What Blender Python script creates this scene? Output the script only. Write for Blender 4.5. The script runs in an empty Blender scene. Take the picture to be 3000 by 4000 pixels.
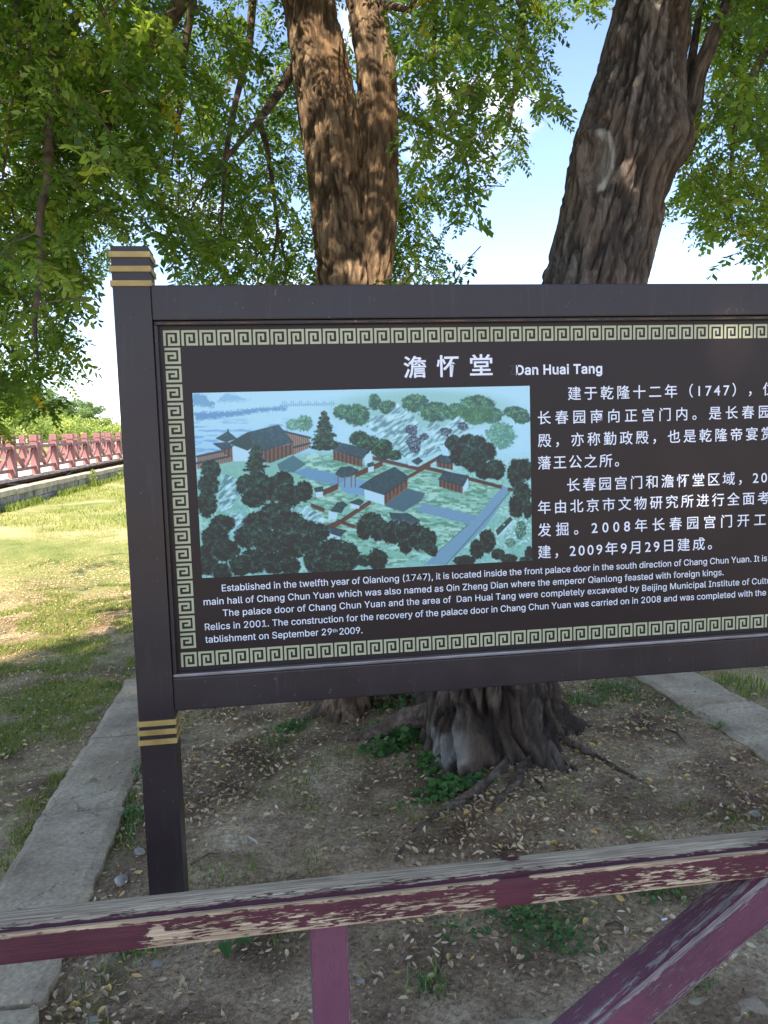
import bpy, math, random
import numpy as np
from mathutils import Vector, Matrix

random.seed(7)
rng = np.random.default_rng(11)
S = bpy.context.scene
COL = S.collection
R = math.radians

# ------------------------------------------------------------------ camera
EYE = 1.58
PITCH, ROLL, YAW = R(5.143), R(-1.768), R(7.885)
FPX = 3050.0
def _axes():
    cp, sp = math.cos(PITCH), math.sin(PITCH)
    f = Vector((0, cp, -sp)); u = Vector((0, sp, cp)); r = Vector((1, 0, 0))
    cr, sr = math.cos(ROLL), math.sin(ROLL)
    r2 = r*cr + u*sr; u2 = u*cr - r*sr
    M = Matrix.Rotation(-YAW, 3, 'Z')
    return M @ r2, M @ u2, M @ f
AR, AU, AF = _axes()
cam = bpy.data.objects.new('camera', bpy.data.cameras.new('camera'))
COL.objects.link(cam)
cam.data.sensor_fit = 'VERTICAL'; cam.data.sensor_height = 24.0
cam.data.lens = 24.0*FPX/4000.0
cam.data.clip_start = 0.02; cam.data.clip_end = 3000
cam.matrix_world = Matrix(((AR.x, AU.x, -AF.x, 0), (AR.y, AU.y, -AF.y, 0), (AR.z, AU.z, -AF.z, EYE), (0, 0, 0, 1)))
S.camera = cam

# ------------------------------------------------------------------ light
SUN_EL = R(43)
GF = Vector((math.sin(YAW), math.cos(YAW), 0)); GR = Vector((math.cos(YAW), -math.sin(YAW), 0))
_side = R(14)                                   # the sun stands behind the viewer, a little to the left
to_sun = (-GF*math.cos(_side) - GR*math.sin(_side))*math.cos(SUN_EL) + Vector((0, 0, math.sin(SUN_EL)))
sun = bpy.data.objects.new('sun', bpy.data.lights.new('sun', 'SUN')); COL.objects.link(sun)
sun.data.energy = 3.5; sun.data.angle = R(0.6); sun.data.color = (1.0, 0.90, 0.74)
sun.rotation_euler = to_sun.to_track_quat('Z', 'Y').to_euler()
sun.location = (0, 0, 30)

W = bpy.data.worlds.new('World'); S.world = W; W.use_nodes = True
nt = W.node_tree; nt.nodes.clear()
def N(t, typ, **kw):
    n = t.nodes.new(typ)
    for k, v in kw.items():
        if k.startswith('_'): setattr(n, k[1:], v)
        else: n.inputs[k.replace('__', ' ')].default_value = v
    return n
out = N(nt, 'ShaderNodeOutputWorld'); bg = N(nt, 'ShaderNodeBackground', Strength=0.11)
sky = N(nt, 'ShaderNodeTexSky', _sky_type='NISHITA', _sun_disc=False)
sky.sun_elevation = SUN_EL; sky.sun_rotation = math.atan2(to_sun.x, to_sun.y)
sky.air_density = 1.0; sky.dust_density = 0.1; sky.ozone_density = 2.2
tc = N(nt, 'ShaderNodeTexCoord')
mp = N(nt, 'ShaderNodeMapping'); mp.inputs['Scale'].default_value = (1, 1, 2.1); mp.inputs['Location'].default_value = (1.37, 0.45, 0.33)
nz = N(nt, 'ShaderNodeTexNoise', Scale=3.1, Detail=7.0, Roughness=0.56)
rp = N(nt, 'ShaderNodeValToRGB'); rp.color_ramp.elements[0].position = 0.56; rp.color_ramp.elements[1].position = 0.70
mx = N(nt, 'ShaderNodeMix', _data_type='RGBA'); mx.inputs[7].default_value = (7.2, 7.0, 6.9, 1)
L = nt.links.new
L(tc.outputs['Generated'], mp.inputs['Vector']); L(mp.outputs[0], nz.inputs['Vector']); L(nz.outputs[0], rp.inputs[0])
cm = N(nt, 'ShaderNodeMath', _operation='MULTIPLY'); cm.inputs[1].default_value = 0.85
tn = N(nt, 'ShaderNodeMix', _data_type='RGBA', _blend_type='MULTIPLY'); tn.inputs[0].default_value = 1.0; tn.inputs[7].default_value = (1.0, 0.92, 0.96, 1); L(sky.outputs[0], tn.inputs[6])
L(rp.outputs[0], cm.inputs[0]); L(cm.outputs[0], mx.inputs[0]); L(tn.outputs[2], mx.inputs[6]); L(mx.outputs[2], bg.inputs[0]); L(bg.outputs[0], out.inputs[0])
S.view_settings.view_transform = 'Standard'; S.view_settings.look = 'None'
S.view_settings.gamma = 1; S.view_settings.use_curve_mapping = False
S.view_settings.exposure = 1.72

# ------------------------------------------------------------------ photo point -> place
def ray(px, py): return AR*((px-1500)/FPX) - AU*((py-2000)/FPX) + AF
O = Vector((0, 0, EYE))
def PY(px, py, Y): d = ray(px, py); return O + d*(Y/d.y)
def PZ(px, py, z=0.0): d = ray(px, py); return O + d*((z-EYE)/d.z)
def PD(px, py, dep): return O + ray(px, py)*dep
NR, NU, NF = np.array(AR), np.array(AU), np.array(AF)
def project(p):
    q = p - np.array([0, 0, EYE]); d = q@NF; d = np.where(np.abs(d) < 1e-6, 1e-6, d)
    return 1500 + FPX*(q@NR)/d, 2000 - FPX*(q@NU)/d, q@NF

# ------------------------------------------------------------------ numpy noise
_g = np.random.default_rng(3)
_pt = np.r_[_g.permutation(1024), ].astype(np.int32); _pt = np.r_[_pt, _pt, _pt]; _pv = np.r_[_g.random(1024), ].astype(np.float32); _pv = np.r_[_pv, _pv]
def vnoise(x, y, z=0.0):
    x = np.asarray(x, np.float32); y = np.asarray(y, np.float32); z = np.asarray(z, np.float32)
    fi, fj, fk = np.floor(x), np.floor(y), np.floor(z)
    u, v, w = x-fi, y-fj, z-fk
    i, j, k = fi.astype(np.int32) & 1023, fj.astype(np.int32) & 1023, fk.astype(np.int32) & 1023
    u = u*u*(3-2*u); v = v*v*(3-2*v); w = w*w*(3-2*w)
    ks = (0, 1) if (z.ndim or float(w) != 0) else (0,)
    r = 0
    for c in ks:
        pk = _pt[k+c]; s_ = 0
        for b in (0, 1):
            pj = _pt[((pk+j+b) & 1023)]
            a0 = _pv[_pt[(pj+i) & 1023]]; a1 = _pv[_pt[(pj+i+1) & 1023]]
            s_ = s_ + (a0+(a1-a0)*u)*(v if b else 1-v)
        r = r + s_*(w if c else (1-w if len(ks) == 2 else 1))
    return r
def fbm(x, y, z=0.0, o=4, g=0.5):
    s = 0; a = 1; t = 0
    for q in range(o):
        s = s + a*vnoise(x*2**q+17.3*q, y*2**q+5.1*q, np.asarray(z)*2**q+(10.0*q if np.ndim(z) == 0 else 9.7*q)); t += a; a *= g
    return s/t

# ------------------------------------------------------------------ objects and meshes
def tag(o, label=None, cat=None, group=None, kind=None):
    if label: o['label'] = label
    if cat: o['category'] = cat
    if group: o['group'] = group
    if kind: o['kind'] = kind
    return o
def empty(name, loc=(0, 0, 0)):
    o = bpy.data.objects.new(name, None); COL.objects.link(o); o.location = loc; o.empty_display_size = 0.1
    return o
def link(name, me, parent=None, m=None):
    o = bpy.data.objects.new(name, me); COL.objects.link(o)
    if m is not None:
        me.materials.clear(); me.materials.append(m)
    if parent is not None:
        o.parent = parent
        w = parent.location.copy(); p = parent.parent
        while p: w += p.location; p = p.parent
        o.location = -w
    return o
def npmesh(name, V, Fc, smooth=False, attrs=None):
    V = np.asarray(V, np.float32); Fc = np.asarray(Fc, np.int32); k = Fc.shape[1]
    me = bpy.data.meshes.new(name)
    me.vertices.add(len(V)); me.vertices.foreach_set('co', V.ravel())
    me.loops.add(Fc.size); me.loops.foreach_set('vertex_index', Fc.ravel())
    me.polygons.add(len(Fc)); me.polygons.foreach_set('loop_start', np.arange(0, Fc.size, k, dtype=np.int32))
    me.polygons.foreach_set('loop_total', np.full(len(Fc), k, np.int32))
    if smooth: me.polygons.foreach_set('use_smooth', np.ones(len(Fc), bool))
    me.update(calc_edges=True)
    for n, a in (attrs or {}).items():
        at = me.attributes.new(n, 'FLOAT', 'POINT'); at.data.foreach_set('value', np.asarray(a, np.float32))
    return me
def gridfaces(nu, nv, wrapu=False):
    i = np.arange(nv-1)[:, None]; j = np.arange(nu if wrapu else nu-1)[None, :]; j2 = (j+1) % nu
    a = i*nu+j; b = i*nu+j2; c = (i+1)*nu+j2; d = (i+1)*nu+j
    return np.stack([a, b, c, d], -1).reshape(-1, 4)
class MB:
    def __init__(s): s.v = []; s.f = []
    def box(s, x0, x1, y0, y1, z0, z1):
        b = len(s.v)
        s.v += [(x, y, z) for z in (z0, z1) for x, y in ((x0, y0), (x1, y0), (x1, y1), (x0, y1))]
        s.f += [tuple(b+q for q in t) for t in ((3, 2, 1, 0), (4, 5, 6, 7), (0, 1, 5, 4), (1, 2, 6, 5), (2, 3, 7, 6), (3, 0, 4, 7))]
        return s
    def obox(s, c, ax, ay, az):      # centre and three half-axis vectors
        b = len(s.v); c = Vector(c); ax, ay, az = Vector(ax), Vector(ay), Vector(az)
        for k in (-1, 1):
            for i, j in ((-1, -1), (1, -1), (1, 1), (-1, 1)): s.v.append(tuple(c+ax*i+ay*j+az*k))
        s.f += [tuple(b+q for q in t) for t in ((3, 2, 1, 0), (4, 5, 6, 7), (0, 1, 5, 4), (1, 2, 6, 5), (2, 3, 7, 6), (3, 0, 4, 7))]
        return s
    def bar(s, a, b, wv, hv):        # from a to b, half widths along wv and hv
        a, b = Vector(a), Vector(b); return s.obox((a+b)/2, (b-a)/2, wv, hv)
    def poly(s, pts):
        b = len(s.v); s.v += [tuple(p) for p in pts]; s.f.append(tuple(range(b, b+len(pts)))); return s
    def tube(s, pts, rad, n=8):
        b = len(s.v); pts = [Vector(p) for p in pts]
        for i, p in enumerate(pts):
            d = (pts[min(i+1, len(pts)-1)]-pts[max(i-1, 0)]).normalized()
            u = d.cross(Vector((0.3, 0.2, 1)) if abs(d.z) < 0.9 else Vector((1, 0.1, 0))).normalized(); w = d.cross(u)
            r = rad[i] if hasattr(rad, '__len__') else rad
            for k in range(n):
                t = 2*math.pi*k/n; s.v.append(tuple(p+(u*math.cos(t)+w*math.sin(t))*r))
        for i in range(len(pts)-1):
            for k in range(n):
                k2 = (k+1) % n; s.f.append((b+i*n+k, b+i*n+k2, b+(i+1)*n+k2, b+(i+1)*n+k))
        s.f.append(tuple(b+k for k in range(n))[::-1]); s.f.append(tuple(b+(len(pts)-1)*n+k for k in range(n)))
        return s
    def mesh(s, name, smooth=False, bevel=0):
        me = bpy.data.meshes.new(name); me.from_pydata(s.v, [], s.f)
        if bevel:
            import bmesh
            bm = bmesh.new(); bm.from_mesh(me)
            bmesh.ops.bevel(bm, geom=list(bm.edges), offset=bevel, segments=2, affect='EDGES', profile=0.7)
            bm.to_mesh(me); bm.free(); smooth = smooth
        if smooth:
            for p in me.polygons: p.use_smooth = True
        me.update(); return me
    def build(s, name, m, parent=None, smooth=False, bevel=0):
        return link(name, s.mesh(name, smooth, bevel), parent, m)

# ------------------------------------------------------------------ materials
def srgb(r, g, b):
    f = lambda c: (c/255/12.92) if c <= 10 else ((c/255+0.055)/1.055)**2.4
    return (f(r), f(g), f(b), 1)
def newmat(name):
    m = bpy.data.materials.new(name); m.use_nodes = True; t = m.node_tree
    return m, t, t.nodes['Principled BSDF']
def ramp(t, stops, mode='LINEAR'):
    n = t.nodes.new('ShaderNodeValToRGB'); cr = n.color_ramp; cr.interpolation = mode
    while len(cr.elements) < len(stops): cr.elements.new(0.5)
    for e, (p, c) in zip(cr.elements, stops):
        e.position = p; e.color = c if len(c) == 4 else (*c, 1)
    return n
def noise_node(t, scale, detail=5, rough=0.55, vscale=None, dist=0.0, coord='Object'):
    if coord == 'loc':
        c = t.nodes.new('ShaderNodeAttribute'); c.attribute_name = 'loc'; coord = 'Vector'
    else: c = t.nodes.new('ShaderNodeTexCoord')
    n = N(t, 'ShaderNodeTexNoise', Scale=scale, Detail=detail, Roughness=rough, Distortion=dist)
    if vscale:
        m = t.nodes.new('ShaderNodeMapping'); m.inputs['Scale'].default_value = vscale
        t.links.new(c.outputs[coord], m.inputs[0]); t.links.new(m.outputs[0], n.inputs[0])
    else: t.links.new(c.outputs[coord], n.inputs[0])
    return n
def mixc(t, fac, a, b, mode='MIX'):
    n = t.nodes.new('ShaderNodeMix'); n.data_type = 'RGBA'; n.blend_type = mode
    for i, v in ((0, fac), (6, a), (7, b)):
        if hasattr(v, 'links'): t.links.new(v, n.inputs[i])
        elif i == 0: n.inputs[0].default_value = v
        else: n.inputs[i].default_value = v if len(v) == 4 else (*v, 1)
    return n.outputs[2]
def bump(t, bs, h, strength=0.4, dist=0.01):
    b = N(t, 'ShaderNodeBump', Strength=strength, Distance=dist); t.links.new(h, b.inputs['Height']); t.links.new(b.outputs[0], bs.inputs['Normal']); return b
def attr(t, name):
    a = t.nodes.new('ShaderNodeAttribute'); a.attribute_name = name; return a.outputs['Fac']
def simple(name, c1, c2, scale=8, rough=0.6, vscale=None, bstr=0.15, bdist=0.003, lo=0.35, hi=0.65, metal=0.0, detail=6, spec=0.5):
    m, t, bs = newmat(name)
    n = noise_node(t, scale, detail, 0.6, vscale); r = ramp(t, [(lo, c1), (hi, c2)])
    t.links.new(n.outputs[0], r.inputs[0]); t.links.new(r.outputs[0], bs.inputs['Base Color'])
    bs.inputs['Roughness'].default_value = rough; bs.inputs['Metallic'].default_value = metal
    bs.inputs['Specular IOR Level'].default_value = spec
    if bstr: bump(t, bs, n.outputs[0], bstr, bdist)
    return m
def leafmat(name, dark, mid, light, trans=0.45, rough=0.5, yellow=None):
    m, t, bs = newmat(name)
    st = [(0.0, dark), (0.5, mid), (0.93, light)]
    if yellow: st.append((0.985, yellow))
    r = ramp(t, st)
    t.links.new(attr(t, 'tint'), r.inputs[0]); t.links.new(r.outputs[0], bs.inputs['Base Color'])
    bs.inputs['Roughness'].default_value = rough; bs.inputs['Specular IOR Level'].default_value = 0.35
    tr = t.nodes.new('ShaderNodeBsdfTranslucent'); ms = t.nodes.new('ShaderNodeMixShader'); ms.inputs[0].default_value = trans
    c2 = mixc(t, 1.0, r.outputs[0], (1.12, 1.2, 0.55), 'MULTIPLY')
    t.links.new(c2, tr.inputs[0]); o = t.nodes['Material Output']
    t.links.new(bs.outputs[0], ms.inputs[1]); t.links.new(tr.outputs[0], ms.inputs[2]); t.links.new(ms.outputs[0], o.inputs[0])
    return m
M = {}
M['frame'] = None
def frame_mat():
    m, t, bs = newmat('dark brown painted metal')
    n = noise_node(t, 5, 6, 0.6, (1, 1, 1)); r = ramp(t, [(0.3, srgb(40, 33, 34)), (0.7, srgb(52, 44, 45))])
    t.links.new(n.outputs[0], r.inputs[0])
    d = noise_node(t, 60, 4, 0.7, (1, 1, 0.35)); dr = ramp(t, [(0.66, (0, 0, 0)), (0.80, (1, 1, 1))])
    t.links.new(d.outputs[0], dr.inputs[0])
    w = noise_node(t, 9, 5, 0.6, (6, 6, 0.5)); wr = ramp(t, [(0.6, (0, 0, 0)), (0.85, (0.2, 0.2, 0.2))])
    t.links.new(w.outputs[0], wr.inputs[0])
    c = mixc(t, wr.outputs[0], r.outputs[0], srgb(112, 104, 108)); c = mixc(t, dr.outputs[0], c, srgb(120, 114, 112))
    v = t.nodes.new('ShaderNodeTexVoronoi'); v.inputs['Scale'].default_value = 26
    tcn = t.nodes.new('ShaderNodeTexCoord'); t.links.new(tcn.outputs['Object'], v.inputs[0])
    vr = ramp(t, [(0.025, (1, 1, 1)), (0.05, (0, 0, 0))]); t.links.new(v.outputs['Distance'], vr.inputs[0])
    c = mixc(t, vr.outputs[0], c, srgb(120, 115, 112))
    t.links.new(c, bs.inputs['Base Color']); bs.inputs['Specular IOR Level'].default_value = 0.35
    rr = ramp(t, [(0.3, (0.30,)*3), (0.7, (0.46,)*3)]); t.links.new(n.outputs[0], rr.inputs[0]); t.links.new(rr.outputs[0], bs.inputs['Roughness'])
    bump(t, bs, n.outputs[0], 0.12, 0.002)
    return m
M['frame'] = frame_mat()
M['panel'] = simple('brown sign panel', srgb(35, 25, 25), srgb(40, 30, 29), 3, 0.42, bstr=0.02, spec=0.3)
M['gold'] = simple('dull gold paint', srgb(146, 122, 60), srgb(176, 152, 86), 14, 0.45, bstr=0.08, bdist=0.001)
M['cream'] = simple('cream print', srgb(168, 170, 134), srgb(178, 180, 146), 6, 0.5, bstr=0)
M['white'] = simple('white lettering', srgb(226, 230, 240), srgb(232, 236, 244), 6, 0.5, bstr=0)
M['ghost'] = simple('worn dark lettering', srgb(42, 34, 36), srgb(46, 37, 39), 6, 0.5, bstr=0)
M['silver'] = simple('bare aluminium strip', srgb(105, 98, 98), srgb(150, 146, 146), 30, 0.35, (0.2, 1, 1), bstr=0.1, metal=0.5)
M['rust'] = simple('rusty seam', srgb(60, 50, 44), srgb(150, 118, 80), 12, 0.7, (1, 1, 1), bstr=0.1, lo=0.45, hi=0.7)

def bark_mat(name, dark, mid, light, warm, zs=0.22):
    m, t, bs = newmat(name)
    n = noise_node(t, 30, 8, 0.65, (1, 1, zs), 0.6)
    r = ramp(t, [(0.30, dark), (0.48, mid), (0.68, light)]); t.links.new(n.outputs[0], r.inputs[0])
    big = noise_node(t, 2.6, 4, 0.6, (1, 1, 0.5)); br = ramp(t, [(0.45, (0, 0, 0)), (0.62, (1, 1, 1))]); t.links.new(big.outputs[0], br.inputs[0])
    c = mixc(t, br.outputs[0], r.outputs[0], mixc(t, 0.55, r.outputs[0], warm))
    c = mixc(t, attr(t, 'brown'), c, mixc(t, n.outputs[0], srgb(66, 52, 42), srgb(150, 124, 100)))
    dp = attr(t, 'groove'); gr = ramp(t, [(0.0, (0, 0, 0)), (1.0, (0.8, 0.8, 0.8))]); t.links.new(dp, gr.inputs[0])
    c = mixc(t, gr.outputs[0], c, dark)
    pl = attr(t, 'pale'); c = mixc(t, pl, c, mixc(t, n.outputs[0], srgb(150, 142, 130), srgb(228, 222, 210)))
    t.links.new(c, bs.inputs['Base Color']); bs.inputs['Roughness'].default_value = 0.9; bs.inputs['Specular IOR Level'].default_value = 0.2
    n2 = noise_node(t, 70, 6, 0.7, (1, 1, 0.3), 0.3)
    ad = N(t, 'ShaderNodeMath', _operation='ADD'); t.links.new(n.outputs[0], ad.inputs[0]); t.links.new(n2.outputs[0], ad.inputs[1])
    bump(t, bs, ad.outputs[0], 1.0, 0.02)
    return m
M['barkA'] = bark_mat('brown furrowed bark', srgb(62, 50, 40), srgb(126, 104, 82), srgb(178, 152, 122), srgb(156, 120, 86))
M['barkB'] = bark_mat('grey-brown furrowed bark', srgb(54, 47, 43), srgb(106, 96, 88), srgb(152, 142, 131), srgb(126, 104, 86))
M['twig'] = simple('twig bark', srgb(58, 48, 40), srgb(110, 92, 72), 20, 0.9, bstr=0.3)
M['root'] = bark_mat('root bark', srgb(80, 66, 56), srgb(132, 114, 98), srgb(166, 148, 130), srgb(144, 112, 88), 1.0)
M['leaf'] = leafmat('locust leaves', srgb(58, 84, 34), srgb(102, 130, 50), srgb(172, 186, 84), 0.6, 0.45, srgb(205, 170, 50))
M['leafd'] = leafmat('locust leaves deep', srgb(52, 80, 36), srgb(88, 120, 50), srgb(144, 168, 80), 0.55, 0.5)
M['ivy'] = leafmat('ivy leaves', srgb(58, 92, 48), srgb(92, 130, 62), srgb(146, 166, 84), 0.3, 0.5)
M['far'] = leafmat('distant foliage', srgb(80, 106, 58), srgb(140, 160, 84), srgb(188, 196, 112), 0.35, 0.7)
M['far2'] = leafmat('distant blue-green foliage', srgb(80, 108, 74), srgb(122, 146, 92), srgb(160, 176, 112), 0.35, 0.7)
M['grass'] = leafmat('grass blades', srgb(86, 108, 46), srgb(134, 148, 66), srgb(186, 184, 108), 0.35, 0.6)
M['litter'] = leafmat('fallen dry leaves', srgb(128, 100, 78), srgb(204, 172, 138), srgb(240, 220, 184), 0.2, 0.7, srgb(228, 192, 122))
M['debris'] = leafmat('plant debris and crumbs', srgb(58, 46, 36), srgb(116, 94, 72), srgb(196, 176, 142), 0.05, 0.9)
M['pebble'] = simple('pebbles', srgb(108, 98, 84), srgb(192, 182, 164), 9, 0.8, bstr=0.1)
M['concrete'] = None
def concrete_mat(name, a, b, stain):
    m, t, bs = newmat(name)
    n = noise_node(t, 3.2, 8, 0.62); r = ramp(t, [(0.34, a), (0.66, b)]); t.links.new(n.outputs[0], r.inputs[0])
    s = noise_node(t, 1.5, 6, 0.65, None, 0.4); sr = ramp(t, [(0.50, (0, 0, 0)), (0.66, (0.7, 0.7, 0.7))]); t.links.new(s.outputs[0], sr.inputs[0])
    c = mixc(t, sr.outputs[0], r.outputs[0], stain)
    v = t.nodes.new('ShaderNodeTexVoronoi'); v.feature = 'DISTANCE_TO_EDGE'; v.inputs['Scale'].default_value = 0.9
    tcn = t.nodes.new('ShaderNodeTexCoord'); dn = noise_node(t, 5, 5, 0.6)
    va = t.nodes.new('ShaderNodeVectorMath'); va.operation = 'MULTIPLY_ADD'; va.inputs[1].default_value = (0.9, 0.9, 0.9)
    t.links.new(dn.outputs['Color'], va.inputs[0]); t.links.new(tcn.outputs['Object'], va.inputs[2]); t.links.new(va.outputs[0], v.inputs[0])
    vr = ramp(t, [(0.0, (1, 1, 1)), (0.006, (0, 0, 0))]); t.links.new(v.outputs['Distance'], vr.inputs[0])
    c = mixc(t, vr.outputs[0], c, srgb(82, 74, 66))
    f = noise_node(t, 60, 7, 0.75); fr = ramp(t, [(0.3, (0.5,)*3), (0.7, (1.2,)*3)]); t.links.new(f.outputs[0], fr.inputs[0])
    c = mixc(t, 1.0, c, fr.outputs[0], 'MULTIPLY')
    t.links.new(c, bs.inputs['Base Color']); bs.inputs['Roughness'].default_value = 0.9
    ad = N(t, 'ShaderNodeMath', _operation='SUBTRACT'); t.links.new(n.outputs[0], ad.inputs[0]); t.links.new(vr.outputs[0], ad.inputs[1])
    ad2 = N(t, 'ShaderNodeMath', _operation='MULTIPLY_ADD'); ad2.inputs[1].default_value = 0.3; t.links.new(f.outputs[0], ad2.inputs[0]); t.links.new(ad.outputs[0], ad2.inputs[2])
    bump(t, bs, ad2.outputs[0], 0.5, 0.01)
    return m
M['concrete'] = concrete_mat('weathered kerb concrete', srgb(152, 132, 106), srgb(206, 186, 154), srgb(172, 146, 110))
M['stone'] = simple('wall stone', srgb(118, 112, 104), srgb(176, 168, 150), 3, 0.9, bstr=0.4, bdist=0.02)
M['stone2'] = simple('coping stone', srgb(158, 146, 124), srgb(196, 184, 158), 2.5, 0.9, bstr=0.4, bdist=0.02)
M['pink'] = simple('faded pink-red paint', srgb(128, 84, 84), srgb(154, 108, 102), 4, 0.6, (1, 1, 0.3), bstr=0.1)
M['plank'] = simple('sun-bleached deck plank', srgb(190, 164, 144), srgb(222, 200, 182), 3, 0.8, bstr=0.2)
M['joist'] = simple('dark bridge timber', srgb(84, 66, 52), srgb(140, 112, 84), 2, 0.85, bstr=0.2)
M['cable'] = simple('grey cable sheath', srgb(120, 118, 114), srgb(150, 148, 142), 20, 0.6, bstr=0)

def ground_mat():
    m, t, bs = newmat('earth and lawn')
    n = noise_node(t, 2.2, 9, 0.62, None, 0.3)
    r = ramp(t, [(0.30, srgb(92, 72, 54)), (0.45, srgb(146, 121, 94)), (0.60, srgb(192, 168, 134)), (0.72, srgb(216, 197, 164))]); t.links.new(n.outputs[0], r.inputs[0])
    f = noise_node(t, 55, 8, 0.72, None, 0.5); fr = ramp(t, [(0.30, (0.28,)*3), (0.5, (0.95,)*3), (0.66, (1.5,)*3)]); t.links.new(f.outputs[0], fr.inputs[0])
    c = mixc(t, 1.0, r.outputs[0], fr.outputs[0], 'MULTIPLY')
    ms = noise_node(t, 1.3, 5, 0.6, None, 0.8); mr = ramp(t, [(0.60, (0, 0, 0)), (0.70, (0.55,)*3)]); t.links.new(ms.outputs[0], mr.inputs[0])
    c = mixc(t, mr.outputs[0], c, mixc(t, f.outputs[0], srgb(56, 64, 34), srgb(104, 112, 60)))
    ln = noise_node(t, 0.55, 7, 0.65, (1, 0.8, 1), 0.5); lf = noise_node(t, 22, 8, 0.75, None, 0.4)
    lr = ramp(t, [(0.36, srgb(108, 122, 60)), (0.50, srgb(154, 152, 92)), (0.64, srgb(196, 180, 134))]); t.links.new(ln.outputs[0], lr.inputs[0])
    lfr = ramp(t, [(0.30, (0.62,)*3), (0.5, (1.0,)*3), (0.7, (1.15,)*3)]); t.links.new(lf.outputs[0], lfr.inputs[0])
    lc = mixc(t, 1.0, lr.outputs[0], lfr.outputs[0], 'MULTIPLY')
    c = mixc(t, attr(t, 'lawn'), c, lc)
    t.links.new(c, bs.inputs['Base Color']); bs.inputs['Roughness'].default_value = 0.95; bs.inputs['Specular IOR Level'].default_value = 0.2
    bump(t, bs, f.outputs[0], 0.9, 0.012)
    return m
M['ground'] = ground_mat()
def water_mat():
    m, t, bs = newmat('pond water')
    bs.inputs['Base Color'].default_value = srgb(96, 108, 84); bs.inputs['Roughness'].default_value = 0.12
    n = noise_node(t, 3, 4, 0.5, (1, 3, 1)); bump(t, bs, n.outputs[0], 0.25, 0.05)
    return m
M['water'] = water_mat()
NMUL = 1.0

# ------------------------------------------------------------------ terrain
A1, A2 = PD(75, 1862, 22.6), PD(455, 1791, 36.0)        # foot of the near railing of the footbridge
bdir = (A2-A1); BSL = bdir.z/Vector((bdir.x, bdir.y)).length
bdir = Vector((bdir.x, bdir.y, 0)).normalized()
bperp = Vector((-bdir.y, bdir.x, 0))                     # points away from the viewer, to the left
if bperp.x > 0: bperp = -bperp
def bpt(s, off, dz=0.0):                                  # s metres along the bridge, off metres to the far side
    return Vector((A1.x, A1.y, 0)) + bdir*s + bperp*off + Vector((0, 0, A1.z + BSL*s + dz))
W1, W2 = PD(0, 2005, 16.8), PD(490, 1857, 32.0)
woff = [(Vector((p.x-A1.x, p.y-A1.y, 0))).dot(bperp) for p in (W1, W2)]
WOFF = sum(woff)/2
def smooth(a, b, x): t = np.clip((x-a)/(b-a), 0, 1); return t*t*(3-2*t)
def zground(x, y):
    x = np.asarray(x, float); y = np.asarray(y, float)
    f = x*GF.x + y*GF.y
    z = np.interp(f, [-50, 6, 17, 32, 60, 400], [0, 0, W1.z, W2.z, 0.8, 1.0])
    off = (x-A1.x)*bperp.x + (y-A1.y)*bperp.y
    z = z*(1-smooth(WOFF+0.15, WOFF+0.5, off)) + smooth(WOFF+0.15, WOFF+0.5, off)*(-0.9)
    bank = smooth(11, 24, off)*(1+0) ; z = z + bank*3.6 + smooth(24, 60, off)*1.0
    return z
def inplanter(x, y): return (x > -0.98) & (x < 2.62) & (y > 1.6) & (y < 5.5)
def axis(a, b, step, lo, hi, grow=1.08, cap=12):
    c = list(np.arange(a, b, step)); s = step; v = a
    left = []
    while v > lo: s = min(s*grow, cap); v -= s; left.append(v)
    s = step; v = c[-1]; right = []
    while v < hi: s = min(s*grow, cap); v += s; right.append(v)
    return np.array(left[::-1]+c+right)
gx = axis(-2.6, 3.3, 0.028, -160, 140); gy = axis(1.2, 5.6, 0.026, -60, 260)
X, Y = np.meshgrid(gx, gy); 
Z = zground(X, Y)
near = np.exp(-np.maximum(0, np.hypot(X, Y-3)-4)/6)
Z = Z + near*((fbm(X*2.3, Y*2.3, o=4)-0.5)*0.05 + (fbm(X*14, Y*14, 3.0, o=4)-0.5)*0.022)
# the bare earth rises a little toward the foot of the trunk
CB = PZ(1880, 2905); 
Z = Z + 0.06*np.exp(-((X-CB.x)**2+(Y-CB.y-0.2)**2)/0.55) - 0.02*smooth(0.3, 1.2, np.minimum(np.minimum(X+0.98, 2.62-X), np.minimum(Y-1.6, 5.5-Y)))*0
f_ = X*GF.x+Y*GF.y; r_ = X*GR.x+Y*GR.y
lawn = smooth(6.0, 11.0, f_ + (fbm(X*1.1, Y*1.1, 7.0)-0.5)*6 )*np.where(inplanter(X, Y), 0, 1)
lawn = np.clip(lawn + 0.35*smooth(0.5, 0.62, fbm(X*1.6, Y*1.6, 2.0))*np.where(inplanter(X, Y), 0, 1), 0, 1)
def zat(x, y):                       # height of the built ground sheet
    x = np.atleast_1d(np.asarray(x, float)); y = np.atleast_1d(np.asarray(y, float))
    i = np.clip(np.searchsorted(gx, x)-1, 0, len(gx)-2); j = np.clip(np.searchsorted(gy, y)-1, 0, len(gy)-2)
    u = (x-gx[i])/(gx[i+1]-gx[i]); v = (y-gy[j])/(gy[j+1]-gy[j])
    return Z[j, i]*(1-u)*(1-v)+Z[j, i+1]*u*(1-v)+Z[j+1, i]*(1-u)*v+Z[j+1, i+1]*u*v
g = link('ground', npmesh('ground', np.stack([X, Y, Z], -1).reshape(-1, 3), gridfaces(len(gx), len(gy)), True, {'lawn': lawn.ravel()}), None, M['ground'])
tag(g, kind='structure')
w = MB()
q = [bpt(-60, WOFF+0.3), bpt(140, WOFF+0.3), bpt(140, 21), bpt(-60, 21)]
w.poly([(p.x, p.y, 0.05) for p in q]); tag(w.build('pond_water', M['water']), kind='structure')

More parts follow.
